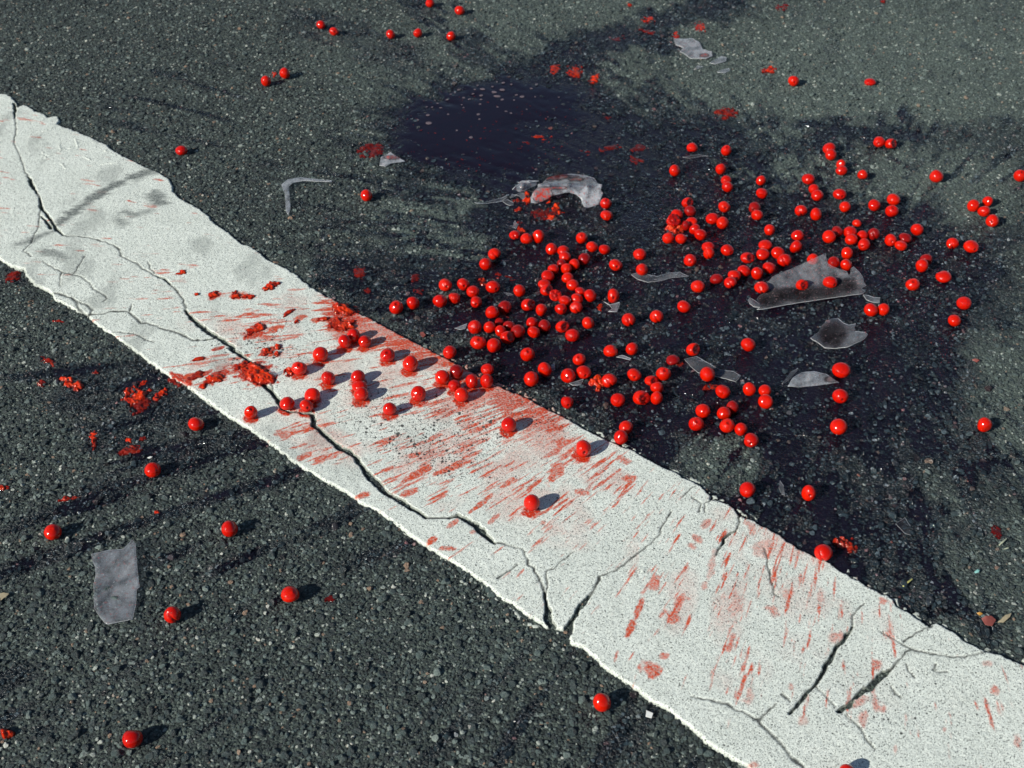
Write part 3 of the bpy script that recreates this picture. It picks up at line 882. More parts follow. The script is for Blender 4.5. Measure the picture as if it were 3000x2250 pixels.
# ================================================================== TABLES read off the photograph
CHERRY_TABLE = [
    # --- far edge and left of the spill
    ('T10', 575, 18, 31, 29, 'p', 'cherry cut by the top edge of the picture'),
    ('T10', 767, 65, 34, 31, 'p', 'topmost fully visible cherry, right of the one cut by the top edge'),
    ('T10', 318, 222, 31, 31, 'p', 'left cherry of the row of three near the top edge'),
    ('T10', 497, 212, 32, 32, 'p', 'middle cherry of the row of three near the top edge'),
    ('T10', 711, 230, 32, 31, 'p', 'right cherry of the row of three near the top edge'),
    ('T00', 2080, 160, 32, 30, 'p', 'upper of two touching cherries at upper left, near the row of three'),
    ('T00', 2165, 200, 33, 30, 'h', 'lower of two touching cherries at upper left, with a small pit mark'),
    ('T00', 1725, 525, 34, 36, 'p', 'left cherry of a pair with a tiny red scrap between them'),
    ('T00', 1845, 478, 33, 37, 'p', 'right cherry of a pair with a tiny red scrap between them'),
    ('T00', 1176, 972, 38, 32, 'w', 'lone cherry nearest the upper left stretch of the white line'),
    ('T10', 163, 1264, 38, 39, 'n', 'lone cherry right of the L-shaped glass strip'),
    # --- upper right
    ('T20', 718, 520, 38, 36, 'i', 'lone round cherry on pale dry asphalt at upper right, casting a short shadow'),
    ('T20', 1217, 522, 40, 24, 'f', 'squashed flat cherry half lying on pale asphalt at upper right'),
    ('T20', 62, 957, 38, 35, 'n', 'cherry with a thin glass sliver just below it, right of the pool'),
    ('T20', 282, 972, 36, 37, 't', 'cherry with a flat top, right neighbour of the one above the glass sliver'),
    ('T10', 2161, 1104, 38, 39, 'p', 'cherry standing alone in wet juice right of the ridged glass shard'),
    ('T20', 246, 1094, 38, 39, 'p', 'cherry above a stacked pair, left edge of the upper right scatter'),
    ('T20', 283, 1166, 35, 33, 'w', 'rear cherry of a close pair below a lone cherry, mostly hidden'),
    ('T20', 290, 1208, 38, 37, 'n', 'front cherry of a close pair, with a stub on its right side'),
    ('T20', 508, 1167, 34, 35, 'p', 'upper cherry of a vertical pair beside a dry patch in the spill'),
    ('T20', 513, 1250, 40, 38, 'w', 'lower cherry of a vertical pair beside a dry patch, with crinkled highlights'),
    ('T20', 816, 1157, 42, 36, 'w', 'wide cherry on the pale dry patch above two overlapping cherries'),
    ('T20', 850, 1225, 36, 36, 'p', 'rear cherry of the overlapping two below the pale dry patch'),
    ('T20', 875, 1263, 42, 37, 'p', 'front cherry of the overlapping two below the pale dry patch'),
    ('T20', 950, 958, 42, 35, 'p', 'rear cherry of an overlapping pair where the right juice arm ends'),
    ('T20', 962, 1000, 37, 36, 'n', 'front cherry of an overlapping pair where the right juice arm ends'),
    ('T20', 1028, 1065, 33, 33, 'p', 'rear cherry of a tight pair just below the pair on the juice arm'),
    ('T20', 1032, 1102, 40, 36, 'p', 'front cherry of a tight pair just below the pair on the juice arm'),
    ('T20', 1166, 1135, 34, 36, 'n', 'single small cherry with a stub, right of the tight pair'),
    ('T20', 1270, 916, 42, 36, 'h', 'left cherry of two touching, uppermost pair on the right'),
    ('T20', 1350, 930, 39, 36, 'd', 'right cherry of two touching with its skin broken, uppermost pair on the right'),
    ('T20', 1647, 1137, 46, 43, 'p', 'large lone cherry on dry asphalt at far right with a clear shadow'),
    ('T20', 2190, 1136, 40, 42, 't', 'cherry cut by the right edge of the picture'),
    ('T20', 1020, 1253, 43, 36, 'i', 'oval cherry with a dark pit hole, leftmost of four in a loose arc'),
    ('T20', 1053, 1340, 38, 38, 'p', 'cherry just below the oval one with the pit hole'),
    ('T20', 1240, 1327, 42, 39, 'p', 'cherry left of a vertical touching pair at the rim of the wet area'),
    ('T20', 1368, 1290, 44, 39, 'p', 'upper cherry of a vertical touching pair at the rim of the wet area'),
    ('T20', 1357, 1365, 44, 40, 't', 'lower flat-topped cherry of a vertical touching pair at the rim of the wet area'),
    ('T20', 1884, 1333, 39, 42, 'w', 'left cherry of the group of four at far right, covered in small glints'),
    ('T20', 1980, 1305, 38, 36, 'p', 'top right cherry of the group of four at far right'),
    ('T20', 1954, 1366, 42, 39, 'p', 'middle cherry of the group of four at far right'),
    ('T20', 2007, 1425, 45, 41, 'h', 'lowest cherry of the group of four at far right, showing a star-shaped hole'),
    ('T20', 767, 1365, 42, 40, 's', 'cherry with a notch at its foot, left of an evenly round one'),
    ('T20', 864, 1390, 38, 43, 'p', 'tall round cherry right of the one with a notched foot'),
    # --- heap around the burst cherry
    ('Z2', 505, 320, 82, 72, 'd', 'uppermost cherry of the heap around the burst bright cherry'),
    ('Z2', 540, 435, 85, 80, 'p*', 'dark red cherry second from the top of the heap around the burst cherry'),
    ('Z2', 365, 482, 84, 75, 'p', 'cherry directly behind the burst bright cherry'),
    ('Z2', 320, 545, 92, 84, 'o', 'burst bright cherry with a torn open front and a big glint'),
    ('Z2', 255, 782, 78, 75, 'p', 'left of the two cherries in front of the glinting pulp heap'),
    ('Z2', 420, 788, 80, 73, 'n', 'right of the two cherries in front of the glinting pulp heap'),
    ('Z2', 485, 630, 56, 65, 'p*', 'small dark cherry half hidden right of the glinting pulp heap'),
    ('Z2', 557, 568, 86, 64, 'p', 'wide cherry above two overlapping ones, right side of the pulp heap'),
    ('Z2', 600, 665, 78, 72, 'p', 'rear of two overlapping cherries right of the pulp heap'),
    ('Z2', 668, 730, 88, 82, 'w', 'front of two overlapping cherries right of the pulp heap, with side glints'),
    ('Z2', 825, 525, 90, 77, 'b', 'left dented cherry of a pair between pulp heap and upper scatter'),
    ('Z2', 960, 582, 80, 80, 'n', 'right pointed cherry of a pair beside the dented one'),
    ('Z2', 983, 373, 84, 80, 'h', 'single cherry right of the heap with a faint scar'),
    ('Z2', 1367, 385, 88, 77, 'h*', 'rear pitted cherry of the pair above the lone round one in the spill'),
    ('Z2', 1408, 485, 82, 75, 'p', 'front smooth cherry of the pair above the lone round one in the spill'),
    ('Z2', 1567, 675, 80, 76, 'p', 'lone round cherry in the middle of the right-hand spill'),
    ('Z2', 1932, 750, 85, 77, 'p', 'upper of two stacked cherries above the large bent shard, left of its peak'),
    ('Z2', 1910, 905, 85, 90, 'p', 'lower of two stacked cherries above the large bent shard, left of its peak'),
    ('Z2', 775, 897, 82, 72, 'w', 'rear cherry of the close pair left of a lone cherry in mid spill'),
    ('Z2', 783, 993, 78, 86, 's', 'front cherry of the close pair left of a lone cherry in mid spill'),
    ('Z2', 1022, 937, 83, 77, 'i', 'lone cherry between a close pair and the row leading to the shard'),
    ('Z2', 537, 1063, 90, 80, 'h', 'lone cherry with a pit scar above the tail of the wavy shard'),
    ('Z2', 1283, 1035, 90, 77, 'd', 'broken cherry with a ragged glinting hole, left of a trio'),
    ('Z2', 1518, 870, 92, 70, 'w', 'ragged topmost cherry of the trio above the large bent shard'),
    ('Z2', 1480, 983, 93, 77, 'p', 'left wide cherry of the trio, under the ragged one'),
    ('Z2', 1680, 970, 93, 82, 'p', 'rear cherry of the overlapping two right of the trio'),
    ('Z2', 1758, 1063, 95, 86, 's', 'front cherry of the overlapping two nearest the shard’s back edge'),
    ('Z2', 1560, 1165, 90, 82, 'w', 'uppermost right end cherry of the diagonal row reaching the large shard'),
    ('Z2', 1237, 1207, 90, 78, 'p', 'third cherry from the left in the diagonal row reaching the large shard'),
    ('Z2', 1110, 1262, 90, 80, 'i', 'second cherry from the left in the diagonal row, with a pit hole'),
    ('Z2', 1410, 1243, 82, 87, 'p', 'fourth cherry from the left in the diagonal row reaching the large shard'),
    ('Z2', 880, 1313, 86, 73, 'p*', 'darker single cherry just left of the diagonal row'),
    ('Z2', 1062, 1362, 88, 80, 's', 'leftmost lowest cherry of the diagonal row, split by a deep crease'),
    ('Z2', 642, 1407, 90, 82, 'w', 'lone round cherry right of the wavy shard’s pointed tail'),
    ('Z2', 1470, 1422, 104, 82, 's', 'cherry with a split front at the left end of the large bent shard'),
    ('Z2', 1987, 1392, 82, 80, 'd', 'left of the two cherries lying inside the large bent shard'),
    ('Z3', 365, 1215, 92, 82, 'i', 'right of the two cherries lying inside the large bent shard, with a pit hole'),
    ('Z2', 2130, 1060, 80, 78, 'p', 'cherry seen through the raised peak of the large bent shard'),
    ('T21', 6, 322, 50, 43, 'p', 'lone cherry two lengths below the wavy shard'),
    # --- right-hand cluster
    ('Z3', 710, 460, 62, 56, 'n', 'small pointed cherry above the cluster of seven at right'),
    ('Z3', 350, 628, 90, 90, 'p', 'leftmost front cherry of the cluster of seven at right'),
    ('Z3', 455, 562, 80, 78, 'h*', 'dark cherry at the back left of the cluster of seven at right'),
    ('Z3', 623, 568, 88, 78, 'w', 'upper middle cherry of the cluster of seven at right'),
    ('Z3', 640, 668, 85, 78, 'p', 'lower middle cherry of the cluster of seven at right'),
    ('Z3', 785, 615, 76, 72, 'p', 'cherry left of the dark one in the cluster of seven at right'),
    ('Z3', 918, 595, 82, 82, 's*', 'dark red creased cherry at the right end of the cluster of seven'),
    ('Z3', 795, 730, 86, 82, 'h', 'lowest cherry of the cluster of seven, showing a ringed pit hole'),
    ('Z3', 1490, 535, 86, 84, 'n', 'round cherry just above the trio at right'),
    ('Z3', 1152, 673, 82, 80, 'h', 'left cherry of the trio at right, with a ringed pit mark'),
    ('Z3', 1335, 645, 88, 66, 'p*', 'darker rear cherry of the trio at right'),
    ('Z3', 1275, 740, 86, 72, 'w', 'front wrinkled bright cherry of the trio at right'),
    ('Z3', 1950, 722, 82, 80, 's', 'left of two level cherries at far right below the group of four'),
    ('Z3', 2195, 755, 96, 84, 'i', 'right of two level cherries at far right below the group of four'),
    ('Z3', 577, 845, 86, 83, 'p', 'top cherry of the trio behind the large bent shard’s notch'),
    ('Z3', 410, 965, 77, 78, 'n', 'left cherry of the trio, partly seen through the large shard'),
    ('Z3', 568, 1000, 82, 88, 'p', 'right lower cherry of the trio behind the large bent shard’s notch'),
    ('Z3', 1610, 922, 82, 82, 'p*', 'rear dark cherry of the overlapping pair right of the large shard'),
    ('Z3', 1555, 1010, 88, 92, 'p', 'front cherry of the overlapping pair right of the large shard'),
    ('Z3', 1835, 1138, 105, 76, 'b', 'bean-shaped cherry lying on its side, right of an overlapping pair'),
    ('Z3', 1433, 1243, 94, 85, 't', 'single dimpled cherry below the overlapping pair right of the large shard'),
    ('Z3', 2103, 1490, 93, 87, 'w', 'upper of two spaced cherries at the right rim of the spill'),
    ('T21', 1760, 415, 45, 40, 'p', 'lower of two spaced cherries at the right rim of the spill'),
    ('Z3', 893, 1578, 93, 88, 'p', 'left of two touching cherries under the small clear shard'),
    ('Z3', 1055, 1578, 80, 85, 'w', 'right of two touching cherries under the small clear shard'),
    # --- two strands in the middle
    ('Z6', 2085, 552, 88, 92, 't', 'upper cherry of two at the right foot of the ridged glass shard, top dimpled'),
    ('Z6', 2090, 735, 100, 88, 'w', 'lower cherry of two at the right foot of the ridged glass shard'),
    ('Z1', 570, 212, 80, 62, 's', 'left flattened orange cherry of the three below the ridged shard'),
    ('Z1', 718, 265, 83, 82, 'n', 'middle front cherry of the three below the ridged shard, with a stub'),
    ('Z1', 880, 235, 87, 90, 'p', 'right largest cherry of the three below the ridged shard'),
    ('Z1', 1435, 250, 78, 78, 't', 'notched topmost cherry of three in a slanting row right of the two strands'),
    ('Z1', 1565, 360, 80, 75, 'n', 'middle cherry of three in a slanting row right of the two strands'),
    ('Z1', 1727, 395, 83, 72, 'p', 'lowest cherry of three in a slanting row right of the two strands'),
    ('Z1', 1047, 390, 77, 77, 'n', 'pointed cherry at the very top of the two joined strands'),
    ('Z1', 1190, 412, 82, 70, 'p', 'second cherry from the top where the two strands begin'),
    ('Z1', 1215, 497, 85, 75, 'p', 'third cherry down where the two strands begin'),
    ('Z1', 1180, 575, 67, 62, 'p*', 'small dark cherry tucked in where the two strands part'),
    ('Z1', 1468, 523, 85, 82, 'p*', 'dark red cherry at the right end of the side branch of the strands'),
    ('Z1', 1340, 593, 78, 77, 'p', 'cherry linking the side branch to the right strand'),
    ('Z1', 1067, 653, 82, 75, 'p', 'first cherry of the left strand below the parting'),
    ('Z1', 1240, 645, 73, 72, 'w', 'first cherry of the right strand below the parting'),
    ('Z1', 990, 750, 88, 77, 'p', 'second cherry of the left strand below the parting'),
    ('Z1', 1255, 770, 85, 72, 'p', 'second cherry of the right strand below the parting'),
    ('Z1', 955, 828, 85, 60, 'w', 'crushed wrinkled third cherry of the left strand'),
    ('Z1', 985, 927, 90, 78, 'd', 'torn cherry with a flap on its right, low in the left strand'),
    ('Z1', 1325, 860, 86, 73, 'p', 'third cherry of the right strand below the parting'),
    ('Z1', 1100, 1000, 84, 78, 'o', 'burst open cherry between the torn one and the foot of the left strand'),
    ('Z1', 1198, 1050, 85, 75, 'w', 'crinkled cherry second from the foot of the left strand'),
    ('Z1', 1407, 925, 78, 57, 'p', 'fourth cherry of the right strand, half hidden'),
    ('Z1', 1538, 1000, 88, 88, 'p', 'smooth cherry standing off the right side of the right strand'),
    ('Z1', 1372, 1030, 88, 72, 'p', 'cherry second from the foot of the right strand'),
    ('Z1', 1360, 1147, 86, 82, 's', 'creased cherry at the foot of the right strand'),
    ('Z1', 1160, 1165, 82, 80, 'i', 'cherry at the foot of the left strand with a pit hole'),
    ('Z1', 1875, 595, 93, 83, 'h', 'lone cherry with a ringed pit mark, right of the two strands'),
    ('T11', 1950, 85, 42, 42, 'p', 'cherry lying on the left part of the wavy shard'),
    ('T11', 1935, -14, 42, 38, 'w', 'cherry just above the wavy shard'),
    ('Z1', 1833, 1010, 87, 98, 'h', 'tall cherry standing over a small forked shard'),
    ('Z1', 305, 460, 88, 82, 's', 'upper cherry of two on the left of the dry patch'),
    ('Z1', 187, 590, 87, 85, 'p', 'lower cherry of two on the left of the dry patch'),
    ('Z1', 285, 875, 93, 83, 'i', 'glinting cherry with a torn red scrap on its left'),
    ('Z1', 623, 935, 83, 85, 'p', 'lone cherry left of the two strands with a thin shard beside it'),
    ('Z1', 440, 1145, 90, 90, 'w*', 'dark cherry at the top right of the big heap left of centre'),
    ('Z1', 277, 1225, 93, 98, 'n', 'large bright cherry at the top of the big heap left of centre'),
    ('Z1', 250, 1410, 83, 83, 'p', 'left cherry in the middle row of the big heap left of centre'),
    ('Z1', 370, 1450, 82, 78, 'p', 'bright centre cherry of the big heap left of centre'),
    ('Z1', 490, 1375, 90, 70, 'p*', 'dark cherry at the back of the big heap left of centre'),
    ('Z1', 365, 1330, 60, 45, 'p*', 'deep red cherry almost hidden in the middle of the big heap'),
    ('Z1', 475, 1535, 95, 92, 'd', 'front cherry of the big heap with a broken right side'),
    ('Z1', 605, 1460, 98, 93, 'p*', 'large right cherry of the big heap left of centre'),
    ('Z1', 785, 1350, 83, 78, 'p', 'upper left cherry of the trio right of the big heap'),
    ('Z1', 953, 1388, 84, 85, 'p*', 'right cherry of the trio right of the big heap'),
    ('Z1', 810, 1468, 88, 85, 'w', 'front cherry of the trio right of the big heap, with scattered glints'),
    ('Z1', 738, 1117, 95, 85, 'd', 'left cherry of two above the trio, its right side torn'),
    ('Z1', 915, 1187, 82, 85, 'p', 'right cherry of two above the trio right of the big heap'),
    ('Z1', 1183, 1395, 97, 83, 'd', 'cherry with a bitten right side, below the two strands'),
    ('Z1', 1315, 1510, 93, 88, 'w', 'crumpled cherry just below the one with a bitten right side'),
    ('Z1', 1517, 1345, 92, 86, 'p', 'smooth cherry beside the pale crumbs below the right strand'),
    ('Z1', 2045, 1313, 97, 95, 's', 'left of two spaced cherries below the forked shard, creased'),
    ('T11', 2042, 388, 45, 43, 's', 'right of two spaced cherries below the forked shard'),
    # --- left wing of the scatter
    ('Z4', 238, 55, 92, 80, 'h', 'left of the upper two cherries in the left wing, with a pit scar'),
    ('Z4', 475, 50, 88, 88, 'h', 'right of the upper two cherries in the left wing, with a black pit hole'),
    ('Z4', 600, 145, 87, 82, 'w', 'upper cherry of the touching vertical pair in the left wing'),
    ('Z4', 632, 282, 85, 77, 'h', 'lower cherry of the touching vertical pair in the left wing, with a pit hole'),
    ('Z4', 168, 267, 97, 92, 'n', 'large left cherry of the lower touching pair in the left wing'),
    ('Z4', 355, 232, 84, 80, 'w', 'smaller right cherry of the lower touching pair in the left wing'),
    ('T11', 354, 328, 48, 48, 't', 'left of the two cherries nearest the red-smeared edge of the line'),
    ('T11', 462, 302, 44, 46, 'p', 'right of the two cherries nearest the red-smeared edge of the line'),
    ('Z4', 625, 615, 88, 97, 'w', 'upper cherry of two stacked at the left side of the big heap'),
    ('Z4', 672, 800, 103, 93, 't', 'lower flat-topped cherry of two stacked at the left side of the big heap'),
    ('Z4', 870, 850, 97, 100, 'p', 'bright lowest cherry of the big heap left of centre'),
    ('Z4', 297, 932, 93, 92, 'p', 'cherry resting against the upper edge of the white line, on its crust'),
    ('Z4', 1307, 962, 98, 97, 't', 'lone cherry midway between the big heap and the line’s cherries'),
    ('Z4', 1530, 1170, 90, 107, 'p', 'tall cherry with a white shard peeking out behind it'),
    ('Z4', 1357, 1277, 98, 100, 'n', 'cherry with a tiny stub on its left, below the tall one'),
    ('Z4', 1975, 1020, 90, 82, 't', 'ragged-topped upper cherry of a trio in the wet foreground'),
    ('Z4', 1830, 1230, 107, 93, 'h', 'wide left cherry of a trio in the wet foreground, with a pit hole'),
    ('Z4', 2035, 1190, 98, 88, 'i', 'right cherry of a trio in the wet foreground, with a dark pit hole'),
    ('Z4', 1818, 1580, 87, 90, 'i', 'lone cherry with a small hole near the line’s upper edge'),
    ('T11', 1745, 617, 48, 46, 'n', 'left of two cherries either side of a glass sliver'),
    ('T11', 1884, 598, 45, 42, 'p', 'right of two cherries either side of a glass sliver'),
    ('T11', 2150, 668, 46, 34, 'f*', 'dark red flattened cherry half left of the long flat shard'),
    ('T11', 1737, 808, 53, 50, 's', 'cherry touching the torn red wedge'),
    ('T11', 1898, 766, 50, 44, 'h', 'cherry with a crescent-shaped scar facing up'),
    ('T11', 2090, 760, 48, 50, 't', 'upper right cherry beside the column of stacked cherries'),
    ('T11', 2010, 805, 45, 32, 'd', 'torn orange cherry at the top of the column, half hidden'),
    ('T11', 2043, 855, 46, 48, 'p', 'middle cherry of the column, directly under the torn one'),
    ('T11', 2043, 920, 43, 47, 'p', 'lowest cherry of the column under the torn one'),
    ('T11', 1942, 917, 56, 50, 'd', 'large cherry with a split flap left of the column'),
    ('T11', 1793, 930, 49, 46, 'w', 'crumpled cherry left of the large split-flap one'),
    ('T11', 1845, 1110, 50, 46, 'p', 'upper cherry of the pair at the line’s upper edge, on asphalt'),
    ('T11', 1810, 1173, 50, 51, 'p', 'lower cherry of the pair touching the line’s upper edge'),
    # --- lower right on wet asphalt
    ('T21', 67, 603, 48, 45, 'd', 'cherry just above the tip of the long flat shard'),
    ('T21', 424, 570, 50, 48, 'n', 'lone cherry with a stub on top, right of the long flat shard'),
    ('T21', 161, 763, 52, 50, 'p', 'cherry lying across the middle of the long flat shard'),
    ('T21', 259, 875, 52, 48, 'w', 'cherry right of the curled dark red skin below the long shard'),
    ('T21', 433, 864, 43, 46, 'p', 'left cherry of the trio between the long shard and the leaf-shaped one'),
    ('T21', 533, 870, 44, 43, 'b', 'rear right cherry of the trio between the long shard and the leaf-shaped one'),
    ('T21', 540, 938, 52, 51, 'p', 'front round cherry of the trio between the long shard and the leaf-shaped one'),
    ('T21', 132, 1002, 48, 48, 'w', 'upper cherry of the two on the left beside the slanting chain of four'),
    ('T21', 88, 1086, 51, 49, 't', 'lower cherry of the two on the left beside the slanting chain of four'),
    ('T21', 322, 980, 43, 47, 'p*', 'darker cherry at the top of the slanting chain'),
    ('T21', 268, 1017, 48, 44, 'p', 'cherry left of the darker one in the slanting chain'),
    ('T21', 287, 1094, 51, 50, 't', 'third cherry down the slanting chain, with a dented top'),
    ('T21', 380, 1122, 45, 46, 'p', 'cherry second from the foot of the slanting chain'),
    ('T21', 439, 1190, 54, 48, 'h', 'cherry at the foot of the slanting chain, showing a black pit hole'),
    ('T21', 1030, 735, 61, 51, 'w', 'large top cherry of three in a column right of the leaf-shaped shard'),
    ('T21', 1025, 902, 51, 48, 'i', 'middle cherry of three in a column right of the leaf-shaped shard'),
    ('T21', 1012, 1103, 57, 51, 'p', 'bottom cherry of three in a column right of the leaf-shaped shard'),
    ('T21', 1958, 1094, 51, 51, 'p', 'lone cherry far out at the right among streaky wet marks'),
    ('T21', 425, 1512, 56, 54, 'p', 'left of two cherries low on the right, either side of a small leaf shard'),
    ('T21', 815, 1535, 49, 54, 'h', 'right of two cherries low on the right, with a ragged pit hole'),
    ('T22', 915, 262, 64, 55, 's', 'cherry sitting on the lower right edge of the white line, by a hollow skin'),
    # --- on the white line
    ('Z5', 1485, 365, 88, 95, 'p', 'upper cherry of the three beside the red smear on the white line'),
    ('Z5', 1370, 450, 90, 97, 'p', 'left cherry of the three beside the red smear on the white line'),
    ('Z5', 1635, 440, 90, 85, 'p', 'right cherry of the three beside the red smear on the white line'),
    ('Z5', 1055, 605, 103, 98, 'p', 'cherry on the white line left of and below the group of three by the smear'),
    ('Z5', 785, 780, 100, 97, 't', 'cherry on the white line with a torn red scrap on its left'),
    ('Z5', 1155, 915, 98, 100, 'w', 'cherry on the white line left of the stacked column of three'),
    ('Z5', 1545, 905, 97, 90, 'p', 'top cherry of the stacked column of three on the white line'),
    ('Z5', 1562, 1010, 98, 78, 'w', 'middle cherry of the stacked column of three on the white line'),
    ('Z5', 1585, 1125, 102, 102, 'p', 'bottom cherry of the stacked column of three on the white line'),
    ('Z5', 945, 1135, 108, 100, 'b', 'upper cherry of the three by the widest crack in the white line'),
    ('Z5', 622, 1238, 102, 92, 'p', 'left cherry of the three, sitting on the crack in the white line'),
    ('Z5', 877, 1290, 93, 92, 'h', 'lower cherry of the three on the crack, with a ringed pit mark'),
    ('Z5', 155, 1365, 88, 95, 't', 'cherry nearest the lower edge of the white line, left of the crack'),
    ('T11', 297, 637, 51, 46, 't', 'dented cherry on the white line, left of two spaced along its upper half'),
    ('T11', 445, 695, 52, 55, 'b', 'cherry on the white line, right of two spaced along its upper half'),
    ('T11', 312, 990, 46, 45, 'p', 'cherry on the white line right below the stacked column of three'),
    ('T11', 500, 892, 51, 55, 'w', 'lone cherry on the white line left of the group of six at its edge'),
    ('Z4', 205, 1255, 103, 102, 'p', 'left cherry of the group of six at the upper edge of the line'),
    ('Z4', 388, 1190, 97, 100, 'p*', 'top left darker cherry of the group of six at the upper edge of the line'),
    ('Z4', 360, 1372, 88, 92, 'w', 'second lowest cherry of the group of six at the upper edge of the line'),
    ('Z4', 457, 1485, 98, 97, 'p', 'lowest cherry of the group of six at the upper edge of the line'),
    ('Z4', 590, 1315, 90, 100, 'p', 'middle right cherry of the group of six, its side in shadow'),
    ('Z4', 778, 1310, 90, 100, 'p', 'rightmost cherry on the line in the group of six, touching the edge'),
    ('Z4', 790, 1155, 85, 77, 'w', 'cherry on wet asphalt just above the group of six on the line'),
    ('T11', 1085, 1090, 53, 53, 'b', 'lone cherry in the middle of the white line right of the group of six'),
    ('T11', 1563, 1245, 57, 56, 'h', 'lone ring-marked cherry on the white line near its upper edge'),
    ('T11', 1233, 1600, 55, 58, 'p', 'lone cherry farthest down the middle of the white line'),
    ('T22', 1062, 1690, 62, 60, 'p', 'cherry on the white line cut by the bottom edge of the picture'),
    # --- dry asphalt lower left
    ('T01', 1270, 1086, 53, 47, 'p', 'cherry closest to the line’s lower edge on the left, beside damp pulp'),
    ('T01', 989, 1383, 53, 50, 'w', 'crumpled shiny cherry on dry asphalt below the pulp splashes'),
    ('T02', 341, 125, 55, 50, 'n', 'cherry on dry asphalt nearest the left edge, above the big flat shard'),
    ('T02', 1488, 106, 57, 55, 'p', 'cherry on dry asphalt right of the big flat shard, farther up'),
    ('T02', 1115, 664, 56, 58, 's', 'cherry just right of the foot of the big flat shard'),
    ('T02', 1880, 535, 61, 56, 'n', 'cherry on dry asphalt below the middle of the white line'),
    ('T02', 853, 1467, 71, 65, 'p', 'largest cherry, lying near the bottom edge at left'),
    ('T12', 1688, 1235, 60, 68, 'p', 'cherry on dry asphalt near the bottom, just left of the white line'),
]

